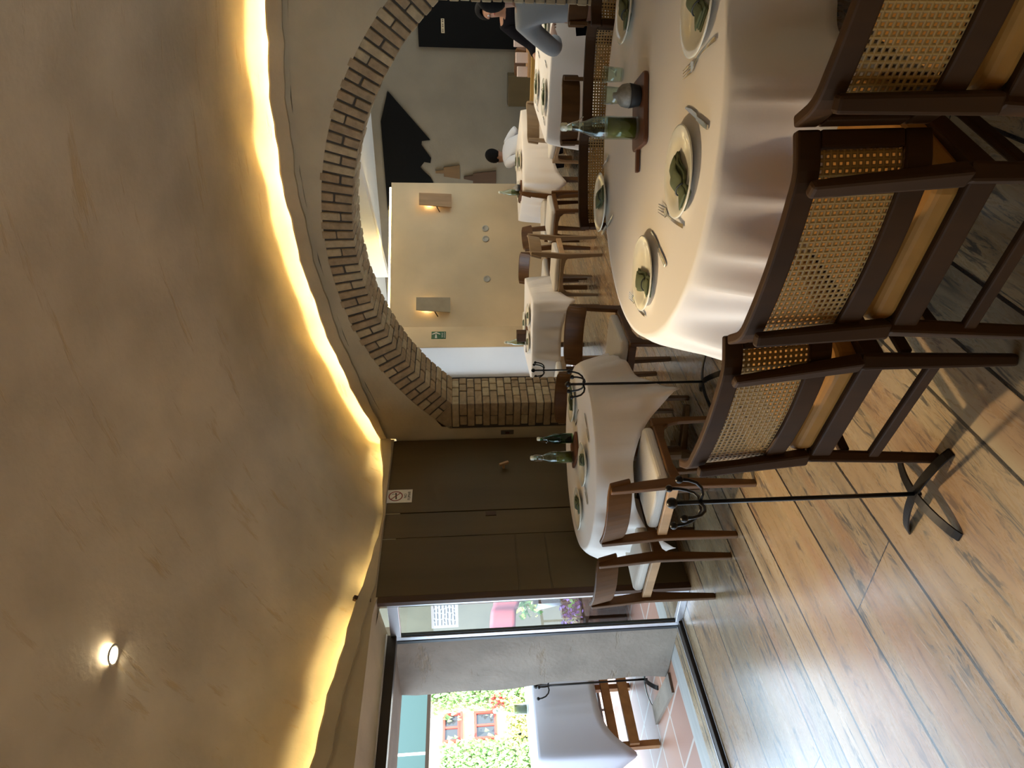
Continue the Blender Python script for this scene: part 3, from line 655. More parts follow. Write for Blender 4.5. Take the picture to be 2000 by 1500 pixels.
# ---------------------------------------------------------------- crockery, napkins, cutlery
ZT = .7575
def plate(loc, label, group, r=.15):
    t = MB().lathe([(r*.55, 0), (r*.62, .004), (r*.72, .010), (r, .022), (r+.002, .0255), (r-.004, .0275), (r*.74, .016), (r*.64, .0095), (.001, .008)], n=48).build('plate', 'porcelain', smooth=True)
    t.location = loc; return tag(t, label, 'plate', group)
def napkin(loc, rz, label, group, L=.20, W=.085):
    """folded cloth, three crisp layers, drawn in by a dark band"""
    t = thing('napkin', label, 'napkin', loc, rz, group); n = 26
    for q, (z0, z1, sh, wk) in enumerate(((0, .008, 0, 1), (.0085, .0155, .006, .95), (.016, .022, -.004, .86))):
        vs = []; fs = []; cs = [(-.5, 0), (-.47, -.3), (0, -.5), (.47, -.3), (.5, 0), (.47, .35), (.2, .5), (-.2, .48), (-.47, .35)]
        for j in range(n+1):
            v = j/n; pin = 1-.45*math.exp(-((v-.27)/.09)**2); lift = .010*sin(v*pi)+.006*sin(v*9+q)-.004
            for u, k in cs: vs.append((W*u*wk*pin+sh+.008*sin(v*5+.4), (v-.5)*L*(1-.02*q)+.004*sin(u*6+q), max(.0012, (z0+z1)/2+(z1-z0)*k*(1+.7*(1-pin))+max(lift, 0)*.8)))
        k = len(cs)
        for j in range(n):
            for i in range(k): fs.append((j*k+i, j*k+(i+1) % k, (j+1)*k+(i+1) % k, (j+1)*k+i))
        fs += [tuple(range(k)), tuple(range(n*k, n*k+k))]
        MB().add(vs, fs).build('fold', 'napkin_green', t, smooth=True, sub=0)
    MB().tube([(.004+.027*cos(a), -.046, .0165+.0165*sin(a)) for a in [2*pi*i/20 for i in range(21)]], .0028, 6, cap=False).build('napkin_band', 'band', t, smooth=True)
    return t
def fork_mesh():
    m = MB(); n = 12; vs = []; fs = []
    for i in range(n+1):
        y = lerp(0, .135, i/n); w_ = lerp(.011, .0045, i/n) if i < 9 else lerp(.0045, .012, (i-9)/3); z = .002+.006*sin(i/n*pi)
        for x, dz in ((-w_/2, 0), (w_/2, 0), (w_/2, .0022), (-w_/2, .0022)): vs.append((x, y, z+dz))
    for i in range(n):
        for j in range(4): fs.append((i*4+j, i*4+(j+1) % 4, (i+1)*4+(j+1) % 4, (i+1)*4+j))
    fs += [(0, 1, 2, 3), tuple(range(n*4, n*4+4))]
    m.add(vs, fs)
    m.prism([(-.006, .133), (.006, .133), (.0125, .147), (.0125, .155), (-.0125, .155), (-.0125, .147)], 'Z', .002, .0042)
    for k in range(4): x = -.0105+k*.007; m.bar((x, .154, .003), (x*.92, .2, .007), .0036, .002, w2=.002)
    return m
def knife_mesh():
    m = MB(); m.prism([(-.006, 0), (.006, 0), (.0075, .03), (.006, .095), (-.006, .095), (-.0075, .03)], 'Z', .001, .007)
    m.prism([(-.004, .095), (.004, .095), (.010, .11), (.0095, .16), (.002, .21), (-.004, .215), (-.005, .11)], 'Z', .002, .004); return m
fork0 = knife0 = plate0 = nap0 = None
def cutlery(kind, p, q, label, group, sc=1.):
    global fork0, knife0
    d = Vector(q)-Vector(p); sc = d.length/(.2 if kind == 'fork' else .215); rz = atan2(-d.x, d.y)
    base = fork0 if kind == 'fork' else knife0
    if base is None:
        base = (fork_mesh() if kind == 'fork' else knife_mesh()).build(kind, 'steel', bevel=.001, seg=1)
        if kind == 'fork': fork0 = base
        else: knife0 = base
        o = base
    else: o = base.copy(); COL.objects.link(o)
    o.location = (p[0], p[1], ZT); o.rotation_euler = (0, 0, rz); o.scale = (sc,)*3; tag(o, label, kind, group); return o
def put_plate(x, y, label, group='white plates', z=ZT, sc=1.):
    global plate0
    if plate0 is None: plate0 = plate((x, y, z), label, group); return plate0
    o = plate0.copy(); COL.objects.link(o); o.location = (x, y, z); o.scale = (sc, sc, 1); tag(o, label, 'plate', group); return o
def put_napkin(x, y, rz, label, group='folded green napkins', z=ZT+.009, sc=1.):
    global nap0
    if nap0 is None: nap0 = napkin((x, y, z), rz, label, group); return nap0
    return dup(nap0, (x, y, z), rz, label, group, sc)
GP, GN = 'plates on the big round table', 'green napkins on the big round table'
for x, y, nx, ny, nr, w_ in [(-.69, 2.285, -.71, 2.26, -.45, 'nearest the middle cane chair'), (-1.185, 2.56, -1.21, 2.53, .18, 'at the left end of the round table'), (-1.235, 3.55, -1.21, 3.55, .5, 'on the far left of the round table'), (-.20, 2.36, -.19, 2.37, -.55, 'near the right photo edge on the round table'), (-.31, 3.42, -.32, 3.4, -.5, 'on the far right of the round table')]:
    put_plate(x, y, 'cream plate '+w_, GP, sc=1.0); put_napkin(nx, ny, nr, 'folded dark green napkin on the plate '+w_, GN, sc=.95)
CF = 'cutlery on the big round table'
cutlery('fork', (-.846, 2.20), (-.89, 2.50), 'fork just left of the plate nearest the middle cane chair', CF)
cutlery('knife', (-.505, 2.12), (-.502, 2.375), 'butter knife right of the plate nearest the middle cane chair', CF, 1.1)
cutlery('knife', (-1.045, 2.325), (-1.01, 2.58), 'knife to the right of the plate at the left end', CF, 1.2)
cutlery('fork', (-1.345, 2.50), (-1.385, 2.77), 'fork to the left of the plate at the left end', CF)
cutlery('fork', (-.27, 2.18), (-.415, 2.43), 'fork beside the plate near the right photo edge', CF, 1.15)
cutlery('fork', (-1.10, 3.66), (-.985, 3.52), 'fork right of the far left plate', CF)
cutlery('knife', (-1.385, 3.49), (-1.21, 3.29), 'knife in front of the far left plate', CF, 1.1)
cutlery('fork', (-.45, 3.48), (-.36, 3.38), 'fork by the far right plate', CF)
cutlery('fork', (-.60, 3.68), (-.605, 3.51), 'fork on the far side of the round table behind the glass', CF)

def serving_board(loc, rz, label, sc=1.):
    t = thing('serving_board', label, 'board', loc, rz, 'wooden condiment boards'); pl = []
    for cx, cy, a in ((.115, .07, 0), (-.105, .07, pi/2), (-.105, -.07, pi), (.115, -.07, 1.5*pi)): pl += arcpts(cx, cy, .025, a, a+pi/2, 4)
    MB().prism(pl, 'Z', 0, .018).build('board', 'board_wood', t, bevel=.005)
    MB().bar((-.125, .035, .009), (-.215, .04, .009), .026, .014).build('handle', 'board_wood', t, bevel=.004); t.scale = (sc,)*3; return t
def oil_bottle(loc, rz, label, sc=1., glass='bottle_glass', fill='olive_oil', h=.12):
    t = thing('oil_bottle', label, 'bottle', loc, rz, 'swing-top bottles')
    R = .043
    pr = [(R*.9, 0), (R, .006), (R, .145), (R*.93, .165), (R*.55, .205), (.0165, .235), (.0145, .262), (.0165, .266), (.0165, .274)]
    inn = [(r-.0035, z) for r, z in pr[::-1]]; inn = inn[:-2]+[(R-.004, .012), (.001, .010)]
    MB().lathe(pr+inn, n=32, cap=False).add([], []).build('bottle_body', glass, t, smooth=True)
    MB().lathe([(.001, .0125), (R-.0042, .0135), (R-.0042, h), (.001, h)], n=28, cap=False).build('filling', fill, t, smooth=True)
    MB().lathe([(.0125, .258), (.0125, .276), (.016, .278), (.016, .296), (.010, .302), (.001, .303)], n=16).build('stopper', 'ceramic_white', t, smooth=True)
    w_ = MB()
    for s in (-1, 1): w_.tube([(0, s*.017, .285), (-.012, s*.021, .262), (-.02, s*.019, .235), (-.034, s*.016, .22)], .0016, 6)
    w_.tube([(-.034, -.016, .22), (-.038, 0, .213), (-.034, .016, .22)], .0016, 6); w_.build('wire_bail', 'steel', t, smooth=True); t.scale = (sc,)*3; return t
def salt_bowl(loc, label, sc=1.):
    t = thing('salt_bowl', label, 'bowl', loc, 0, None)
    MB().lathe([(.030, 0), (.036, .004), (.040, .022), (.043, .040), (.039, .040), (.035, .022), (.001, .014)], n=28).build('bowl', 'dark_stone', t, smooth=True)
    MB().lathe([(.041, .036), (.042, .048), (.038, .066), (.026, .080), (.011, .086), (.010, .098), (.001, .1)], n=28).build('lid', 'salt_grey', t, smooth=True); t.scale = (sc,)*3; return t
def tumbler(loc, label, sc=1.):
    t = MB().lathe([(.024, 0), (.030, .004), (.036, .09), (.0345, .09), (.029, .010), (.001, .009)], n=28, cap=False).build('glass_tumbler', 'bottle_glass', smooth=True)
    t.location = loc; t.scale = (sc,)*3; return tag(t, label, 'glass', 'clear glasses')
bd = serving_board((-.655, 2.95, ZT), .47, 'wooden paddle board carrying the tall oil bottle on the big round table', 1.05)
ob = oil_bottle((-.705, 2.925, ZT+.0195), .4+pi, 'tall swing-top bottle half full of green oil on the big round table', 1.06)
salt_bowl((-.585, 2.95, ZT+.0195), 'dark bowl with a grey domed lid beside the oil bottle', 1.12)
tumbler((-.655, 3.30, ZT), 'clear glass behind the domed bowl on the big round table', 1.1); tumbler((-.585, 3.40, ZT), 'second clear glass farther back, right of the first', 1.0)
# small round table by the panels
for x, y, nr, w_ in [(-2.86, 3.35, .6, 'at the near edge of the small round table'), (-3.25, 3.36, .3, 'at the left of the small round table'), (-2.78, 3.92, 1.9, 'at the far right of the small round table')]:
    put_plate(x, y, 'cream plate '+w_, 'plates on the small round table', sc=.92); put_napkin(x+.02, y+.02, nr, 'dark folded napkin on the plate '+w_, 'napkins on the small round table', sc=.85)
dup(bd, (-3.03, 3.70, ZT), -.5, 'wooden board under two dark bottles on the small round table', scale=.95)
dup(ob, (-3.07, 3.68, ZT+.018), 2.2, 'clear-necked bottle with green filling, left one of two on the small round table', scale=.98)
gb = oil_bottle((-2.97, 3.76, ZT+.018), 1.5, 'dark green bottle, right one on the small round table', .82, 'green_glass', 'dark_liquid', .10)
cutlery('knife', (-2.64, 3.30), (-2.58, 3.52), 'knife right of the near plate on the small round table', 'cutlery on the small table')
cutlery('knife', (-3.02, 3.16), (-2.98, 3.37), 'knife between the two near plates on the small round table', 'cutlery on the small table')
cutlery('fork', (-2.70, 3.72), (-2.86, 3.76), 'fork by the far right plate on the small round table', 'cutlery on the small table')
# white square table
for x, y, w_ in [(-4.08, 6.97, 'on the near left of the white square table'), (-3.78, 7.05, 'on the near right of the white square table'), (-4.12, 7.5, 'on the far side of the white square table')]:
    put_plate(x, y, 'plate '+w_, 'plates on the white square table', sc=.9); put_napkin(x, y, .4, 'dark napkin on the plate '+w_, 'napkins on the white square table', sc=.85)
dup(bd, (-4.17, 7.22, ZT), .2, 'wooden board with a dark box on the white square table', scale=.9)
mc = MB().box(-.055, .055, -.05, .05, 0, .115).build('menu_box', 'dark_wood', bevel=.004); mc.location = (-4.13, 7.20, ZT+.0165); tag(mc, 'dark wooden box on the board of the white square table', 'box')
dup(ob, (-4.24, 7.24, ZT+.0165), 1., 'clear bottle beside the dark box on the white square table', scale=.85)
# far beige table
for x, y, w_ in [(-2.52, 8.75, 'nearer, on the far beige table'), (-2.95, 8.85, 'at the left of the far beige table'), (-2.68, 9.3, 'at the back of the far beige table')]:
    put_plate(x, y, 'plate '+w_, 'plates on the far beige table', sc=.9); put_napkin(x, y, .9, 'dark napkin on the plate '+w_, 'napkins on the far beige table', sc=.85)
dup(bd, (-2.86, 8.62, ZT), -.7, 'wooden board at the left corner of the far beige table', scale=.9)
dup(ob, (-2.88, 8.62, ZT+.0165), .5, 'clear bottle on the board of the far beige table', scale=.9); salt_bowl((-2.80, 8.56, ZT+.0165), 'dark bowl next to the bottle on the far beige table', .95)
# long table
for x, y, w_ in [(-1.30, 6.42, 'at the near left of the long table'), (-1.34, 7.08, 'at the far left of the long table'), (-.72, 6.48, 'in front of the person in grey'), (-.80, 7.12, 'at the far side of the long table')]:
    put_plate(x, y, 'plate '+w_, 'plates on the long table', sc=1.); put_napkin(x+.02, y, 1.3, 'dark napkin on the plate '+w_, 'napkins on the long table', sc=.85)
for x, y, w_ in [(-1.06, 6.40, 'near left plate'), (-1.52, 6.36, 'corner of the long table'), (-1.08, 7.02, 'far left plate')]:
    cutlery('knife', (x, y), (x+.03, y+.2), 'knife beside the '+w_+' on the long table', 'knives on the long table', 1.1)
cutlery('fork', (-1.54, 6.95), (-1.5, 7.15), 'fork left of the far left plate on the long table', 'forks on the long table', 1.1)
# ---------------------------------------------------------------- things on the walls and ceiling
cx, cy = -2.66, 1.985
def zc(x, y):
    best = min(c.data.vertices, key=lambda v: (v.co.x-x)**2+(v.co.y-y)**2); return best.co.z
dl = thing('ceiling_downlight', 'single recessed downlight glowing in the brown vaulted ceiling', 'ceiling light', (cx, cy, zc(cx, cy)))
MB().lathe([(.036, .004), (.046, -.004), (.044, -.008), (.034, -.006), (.032, .004)], n=28, cap=False).build('rim', 'plate_grey', dl, smooth=True)
MB().lathe([(.001, -.004), (.031, -.004), (.031, .0), (.001, .0)], n=24).build('lens', 'lamp_glow', dl)
# no-smoking notice on the dark panel
ns = thing('no_smoking_notice', 'small white no-smoking notice at the top of the dark panel', 'sign', (XP+.003, 4.085, 2.03))
MB().box(-.002, .001, -.072, .072, -.105, .085).build('sheet', 'sign_white', ns)
rg = MB(); n = 32
for i in range(n):
    a, b = 2*pi*i/n, 2*pi*(i+1)/n; q = []
    for x in (.001, .0022): q += [(x, -r*sin(t), .02+r*cos(t)) for t, r in ((a, .046), (b, .046), (b, .054), (a, .054))]
    rg.hexa(q)
rg.bar((.0016, -.034, .054), (.0016, .034, -.014), .007, .0012, up=(1, 0, 0)).build('ban_ring', 'sign_red', ns)
MB().bar((.0014, -.034, .014), (.0014, .036, .02), .011, .0008, up=(1, 0, 0)).tube([(.0014, .02, .03), (.0014, .026, .04), (.0014, .018, .05)], .002, 5).build('cigarette', 'ink', ns)
for s, z, sz in (('NO', -.055, .030), ('FUMAR', -.083, .030)): text(s, sz, 'ink', (.0016, 0, z), (pi/2, 0, pi/2), ns)
# light switch beside the pier
sw = thing('light_switch', 'dark switch plate on the plaster strip beside the brick pier', 'switch', (-3.705, YA, 1.15))
MB().box(-.022, .022, -.008, 0, -.055, .055).build('switch_plate', 'switch_grey', sw, bevel=.003); MB().box(-.01, .01, -.012, -.008, -.018, .018).build('rocker', 'dark_wood', sw)
# lamps on the cream wall
def wall_frame(s, z, out=0.): p = ew(s, out, z); return p, atan2(ed.y, ed.x)
def sconce(s, z, label, mt):
    p, a = wall_frame(s, z); t = thing('wall_lamp', label, 'wall lamp', p, a, 'slab wall lamps')
    MB().hexa([(-.115, -.075, -.24), (.115, -.075, -.24), (.115, -.055, -.24), (-.115, -.055, -.24), (-.10, -.125, .24), (.10, -.125, .24), (.10, -.105, .24), (-.10, -.105, .24)]).build('shade', mt, t, bevel=.004)
    MB().box(-.02, .02, -.07, 0, -.03, .03).bar((-.11, -.085, -.02), (-.15, -.0, -.06), .012, .012).build('bracket', 'dark_wood', t)
    MB().tube([(-.06, -.04, .09), (.06, -.04, .09)], .010, 8).build('bulb', 'bulb_glow', t); return t

sconce(2.005, 1.895, 'brown slab wall lamp, right one on the cream wall', 'light_wood'); sconce(.31, 1.935, 'greyish slab wall lamp, left one on the cream wall near the green sign', 'lamp_slab')
for s, lab in ((1.575, 'round grey wall vent, right of the close pair on the cream wall'), (1.40, 'round grey wall vent, left of the close pair on the cream wall'), (.745, 'single grey wall vent, set apart on the cream wall')):
    p, a = wall_frame(s, 1.157); v = thing('wall_vent', lab, 'vent', p, a, 'round vents on the cream wall'); m = MB(); n = 24
    m.lathe([(.052, 0), (.05, .014), (.036, .018), (.034, .012), (.001, .012)], n=n); m.v = [(x, -z, y) for x, y, z in m.v]; m.build('vent_ring', 'plate_grey', v, smooth=True)
# green arrow sign on the end face
gs = thing('arrow_sign', 'green exit sign with a white arrow pointing right, on the narrow cream wall', 'sign', (-4.93, 8.637, 1.86), 0)
MB().box(0, .004, -.10, .10, -.10, .10).build('sign_plate', 'sign_green', gs)
ar = MB(); ar.prism([(-.085, .02), (-.085, .05), (.02, .045), (.02, .03)], 'X', .004, .0055)
ar.prism([(.085, .035), (.035, .092), (.012, .092), (.045, .042), (.045, .028), (.012, -.022), (.035, -.022)], 'X', .004, .0055).build('arrow', 'sign_white', gs)
for b, z, q in (('RUTA DE', -.052, .032), ('EVACUACION', -.083, .026)): text(b, q, 'sign_white', (.0048, 0, z), (pi/2, 0, pi/2), gs)
# far grey wall: black painted silhouette, black board with its plaque, hanging paddles
def on_far(poly, y0, y1): return MB().prism(poly, 'Y', y0, y1)
mu = on_far([(-3.98, 2.80), (-2.90, 2.80), (-2.43, 2.654), (-3.187, 2.01), (-3.206, 2.147), (-3.273, 2.159), (-3.493, 2.007), (-3.571, 2.019), (-3.555, 2.122), (-3.643, 2.195), (-3.70, 2.15), (-3.748, 2.105), (-3.82, 2.03), (-3.90, 1.99), (-4.4, 1.9), (-4.4, 2.80)], 12.17, 12.2).build('wall_silhouette', 'charcoal_paint')
tag(mu, 'jagged black cut-out shape high on the far grey wall, like a mountain upside down', 'wall decoration')
bo = thing('black_board', 'tall black board on the far grey wall with a small plaque', 'board', (-.8, 12.185, 0))
MB().box(-.96, .96, -.05, 0, .15, 2.12).build('panel', 'charcoal_paint', bo)
pq = MB().box(-.755, -.555, -.062, -.05, 1.715, 1.765).build('plaque', 'plaque', bo)
for k in range(8): MB().box(-.742+k*.0235, -.742+k*.0235+(.006 if k in (2, 5) else .014), -.0635, -.062, 1.728, 1.752).build('engraved_mark', 'dark_wood', pq)
def paddle(pts, lab, mt): return tag(on_far(pts, 12.165, 12.19).build('paddle_board', mt, bevel=.004), lab, 'cutting board', 'paddle boards hung on the far wall')
paddle([(-3.70, 1.94), (-3.745, 1.94), (-3.75, 1.80), (-3.80, 1.80), (-3.84, 1.525), (-3.60, 1.525), (-3.64, 1.80), (-3.69, 1.80)], 'upper wooden paddle board hung beside the cream wall', 'paddle_wood')
paddle([(-3.80, 1.46), (-3.84, 1.46), (-3.87, 1.30), (-3.95, 1.30), (-3.98, .90), (-3.69, .90), (-3.74, 1.30), (-3.77, 1.30)], 'lower and darker wooden paddle board hung beside the cream wall', 'dark_wood')
# low mustard bench and pale cards by the far wall
be = thing('bench', 'mustard-coloured wooden bench behind the long table', 'bench', (-1.30, 8.72, 0), .0)
MB().box(-.9, 1.6, .18, .22, .30, .66).build('bench_back', 'mustard_wood', be, bevel=.008); MB().box(-.9, 1.6, -.22, .2, .38, .42).build('bench_seat', 'mustard_wood', be, bevel=.008)
for x in (-.8, .2, 1.5): MB().box(x-.03, x+.03, -.18, .2, 0, .38).build('leg', 'mustard_wood', be)
sh = thing('side_counter', 'brown wooden counter sloping beside the bench under three pale cartons', 'counter', (-1.35, 9.40, 0), .0)
MB().box(-.30, .75, -.16, .16, .62, .665).build('counter_top', 'light_wood', sh, bevel=.004)
MB().box(-.28, .73, -.13, .13, 0, .62).build('counter_body', 'light_wood', sh)
for x, z, lab in ((.02, .0, 'pale pink carton, lowest and leftmost of three on the brown counter'), (.17, .0, 'pale pink carton in the middle of three on the brown counter'), (.34, 0, 'pale pink carton, rightmost of three on the brown counter')):
    o = MB().box(-.058, .058, -.05, .05, 0, .12+x*.15).build('carton', 'carton_pink', bevel=.004); o.location = (-1.62+x*1.05, 9.33, .666); o.rotation_euler = (0, 0, .2); tag(o, lab, 'box', 'pale cartons')
cb = MB().box(-.24, .22, -.16, .16, 0, .74).build('cabinet', 'panel_wood', bevel=.01); cb.location = (-2.30, 11.9, 0); tag(cb, 'low dark olive cabinet standing against the far grey wall', 'cabinet')
# ---------------------------------------------------------------- people at the far tables
def skin_mesh(name, pts, edges, mt, parent, sub=2, grow=0.):
    me = bpy.data.meshes.new(name); me.from_pydata([p[:3] for p in pts], edges, []); me.update(); me.materials.append(M[mt])
    o = bpy.data.objects.new(name, me); COL.objects.link(o); o.parent = parent
    md = o.modifiers.new('skin', 'SKIN'); md.use_smooth_shade = True
    for i, p in enumerate(pts):
        r = p[3]; r = r if isinstance(r, tuple) else (r, r)
        sv = me.skin_vertices[0].data[i]; sv.radius = (r[0]+grow, r[1]+grow); sv.use_root = (i == 0)
    d = o.modifiers.new('u', 'SUBSURF'); d.levels = d.render_levels = sub
    return o
def hand(pts, edges, wrist_i, d, palm_n):
    """palm and five fingers growing from the wrist along d"""
    wv = Vector(pts[wrist_i][:3]); d = Vector(d).normalized(); s = d.cross(Vector(palm_n)).normalized(); nrm = Vector(palm_n).normalized()
    pi_ = len(pts); pts.append((*(wv+d*.07), (.036, .017))); edges.append((wrist_i, pi_)); pv = Vector(pts[pi_][:3])
    for k, (o, L) in enumerate(((-.03, .06), (-.010, .075), (.010, .07), (.028, .055))):
        a = len(pts); pts.append((*(pv+s*o+d*.03), .0095)); pts.append((*(pv+s*o*1.1+d*(.03+L*.55)-nrm*.008), .0085)); pts.append((*(pv+s*o*1.1+d*(.03+L*.85)-nrm*.03), .007))
        edges += [(pi_, a), (a, a+1), (a+1, a+2)]
    a = len(pts); pts.append((*(wv+d*.035-s*.04), .011)); pts.append((*(wv+d*.075-s*.058-nrm*.012), .009)); edges += [(wrist_i, a), (a, a+1)]
def person(label, loc, rz, shirt, hair, lean=0., head_dir=(0, 1, 0), larm=None, rarm=None, scale=1., drop=0., trousers='cloth_black'):
    """seated on a chair, facing local +y; seat top at z .50; arms: [elbow, wrist] in local coordinates"""
    t = thing('person', label, 'person', loc, rz)
    cl, sl = cos(lean), sin(lean)
    def T(x, y, z): return (x, y*cl+(z-.55)*sl, .55+(z-.55)*cl-y*sl)
    pel = (0, 0, .58-drop); sp = T(0, -.02, .80-drop); ch = T(0, 0, .98-drop); nk = T(0, .015, 1.12-drop)
    hd = Vector(head_dir).normalized(); h0 = Vector(nk)+Vector((0, .0, .085))+hd*.02; h1 = h0+Vector((0, 0, .07)); h2 = h1+Vector((0, 0, .06))
    shl, shr = T(-.17, 0, 1.05-drop), T(.17, 0, 1.05-drop)
    larm = larm or [(-.25, .12, .80-drop), (-.2, .36, .79)]; rarm = rarm or [(.25, .12, .80-drop), (.2, .36, .79)]
    pts = [(*pel, (.15, .11)), (*sp, (.135, .10)), (*ch, (.15, .105)), (*nk, (.052, .055)), (*h0, (.07, .082)), (*h1, (.078, .092)), (*h2, (.055, .065)),
           (*shl, .07), (*larm[0], .048), (*larm[1], .028), (*shr, .07), (*rarm[0], .048), (*rarm[1], .028),
           (-.10, .10, .56, .085), (-.12, .43, .54, .062), (-.12, .45, .30, .052), (-.12, .42, .07, .036), (-.12, .56, .035, (.042, .028)),
           (.10, .10, .56, .085), (.12, .43, .54, .062), (.12, .45, .30, .052), (.12, .42, .07, .036), (.12, .56, .035, (.042, .028))]
    ed_ = [(0, 1), (1, 2), (2, 3), (3, 4), (4, 5), (5, 6), (2, 7), (7, 8), (8, 9), (2, 10), (10, 11), (11, 12), (0, 13), (13, 14), (14, 15), (15, 16), (16, 17), (0, 18), (18, 19), (19, 20), (20, 21), (21, 22)]
    P, Ed = list(pts), list(ed_)
    # nose, chin and ears
    nz = h0+hd*.10+Vector((0, 0, .045)); side = hd.cross(Vector((0, 0, 1))).normalized()
    for q, r in ((nz, .012), (h0+hd*.075-Vector((0, 0, .03)), .022), (h1+side*.082, .014), (h1-side*.082, .014)):
        P.append((*q, r)); Ed.append((5 if r != .022 else 4, len(P)-1))
    for wi, ei in ((9, 8), (12, 11)): hand(P, Ed, wi, Vector(P[wi][:3])-Vector(P[ei][:3]), (0, 0, 1))
    skin_mesh('body', P, Ed, 'skin', t)
    # face: eyes, brows and mouth
    ez = h1+hd*.088
    for s in (-1, 1):
        MB().ball(tuple(ez+side*s*.032-Vector((0, 0, .012))), .011, 8).build('eye', 'shirt_white', t, smooth=True); MB().ball(tuple(ez+side*s*.032+hd*.006-Vector((0, 0, .012))), .0065, 8).build('iris', 'hair_black', t, smooth=True)
    MB().tube([tuple(h0+hd*.094+side*o-Vector((0, 0, .004))) for o in (-.022, 0, .022)], .005, 6).build('mouth', 'sign_red', t, smooth=True)
    q = pts; skin_mesh('shirt', [q[0], q[1], q[2], (*Vector(nk).lerp(Vector(ch), .25), (.075, .075)), q[7], q[8], q[10], q[11], (*Vector(q[8][:3]).lerp(Vector(q[9][:3]), .75), .036), (*Vector(q[11][:3]).lerp(Vector(q[12][:3]), .75), .036)],
              [(0, 1), (1, 2), (2, 3), (2, 4), (4, 5), (2, 6), (6, 7), (5, 8), (7, 9)], shirt, t, grow=.016)
    skin_mesh('trousers', [q[0], q[13], q[14], q[15], q[16], q[18], q[19], q[20], q[21]], [(0, 1), (1, 2), (2, 3), (3, 4), (0, 5), (5, 6), (6, 7), (7, 8)], trousers, t, grow=.012)
    hb = MB(); hc = h1+Vector((0, 0, .022))-hd*.018; n = 18
    vs = []; fs = []
    for j in range(11):
        for i in range(n):
            a = 2*pi*i/n; ph = lerp(0, pi*.80, j/10); dr = side*cos(a)+hd*sin(a)
            cut = 1. if sin(a) < .35 else max(.35, 1-.62*(sin(a)-.35)/.65); ph *= cut
            vs.append(tuple(hc+dr*(.098 if sin(a) > 0 else .105)*sin(ph)+Vector((0, 0, .112*cos(ph)))))
    for j in range(10):
        for i in range(n): fs.append((j*n+i, j*n+(i+1) % n, (j+1)*n+(i+1) % n, (j+1)*n+i))
    hb.add(vs, fs).build('hair', hair, t, smooth=True, solid=.012, off=1)
    t.scale = (scale,)*3
    return t
person('person in a grey shirt sitting with their back to us, elbow on the long table', (-.46, 5.42, 0), .12, 'shirt_grey', 'hair_black', lean=.32, larm=[(-.33, .14, .80), (-.22, .42, .79)], rarm=[(.30, .2, .83), (.12, .45, .80)], trousers='cloth_black')
person('person in black sitting behind the long table at the photo edge, leaning on one arm', (-.80, 8.60, 0), pi-.15, 'cloth_black', 'hair_black', lean=.42, larm=[(-.20, .30, .77), (-.02, .40, .86)], rarm=[(.34, .26, .72), (.42, .50, .68)], scale=.98)
person('person with black hair and white shirt stooping behind the far beige table', (-2.58, 10.12, -.10), .95, 'shirt_white', 'hair_black', lean=.80, head_dir=(.1, 1, -.3), scale=1.02)
# ---------------------------------------------------------------- the terrace and the street outside
def st(o): return struct(o)
st(MB().box(-4.62, -4.235, -3.2, 3.13, -.02, -.004).box(-4.62, -3.88, 3.13, 5.2, -.02, -.004).build('floor_threshold', 'deck_wood'))
st(MB().box(-9.5, -4.62, -3.2, 8.29, -.03, -.006).build('floor_terrace', 'terracotta_tile'))
m = MB().bar((-4.76, 3.03, .004), (-5.42, 3.17, .004), .15, .02); sl = m.build('stone_strip', 'aluminium'); sl.data.materials[0] = M['terrace_plaster']; tag(sl, 'grey stone strip laid diagonally on the terracotta terrace floor', 'strip')
m = MB(); n = 14
for i in range(n):
    z0, z1 = lerp(0, 2.06, i/n), lerp(0, 2.06, (i+1)/n); f = lambda z: .03*sin(z*3)+.015*sin(z*9)
    m.hexa([(-4.84+f(z0), 3.13, z0), (-4.21, 3.13, z0), (-4.21, 3.165, z0), (-4.84+f(z0), 3.165, z0), (-4.84+f(z1), 3.13, z1), (-4.21, 3.13, z1), (-4.21, 3.165, z1), (-4.84+f(z1), 3.165, z1)])
st(m.build('wall_pier', 'terrace_plaster'))
st(MB().box(-4.9, -4.23, -3.2, 3.26, 2.02, 2.3).build('terrace_beam', 'terrace_plaster'))
aw = thing('awning', 'teal awning panel with a pale seam, hanging above the terrace opening', 'awning', (-5.75, 0, 0))
MB().box(-.02, .02, .0, 3.9, 1.88, 2.12).build('awning_cloth', 'awning', aw); MB().box(.02, .03, 3.15, 3.17, 1.88, 2.12).build('seam', 'awning_edge', aw); MB().box(-.03, .035, .0, 3.9, 1.855, 1.885).build('lower_rod', 'bronze_frame', aw)
t = square_table((-5.80, 3.42, 0), .74, 1.05, 0, 'wooden terrace table with double rails under the white cloth', .985, 'terrace_wood')
MB().box(.30, .34, -.45, .45, .33, .40).build('rail', 'terrace_wood', t); MB().box(.30, .34, -.45, .45, .17, .25).build('rail', 'terrace_wood', t); MB().box(-.34, -.30, -.45, .45, .33, .40).build('rail', 'terrace_wood', t)
sqcloth((-5.80, 3.42), .76, 1.07, 0, .52, 'white cloth hanging from the terrace table outside the window', 21, 'terrace_cloth', z=.99, corner=.28, folds=5, amp=.012)
dup(ob, (-5.95, 3.62, .9945), 2., 'swing-top bottle standing on the white terrace table outside the window', scale=1.05)
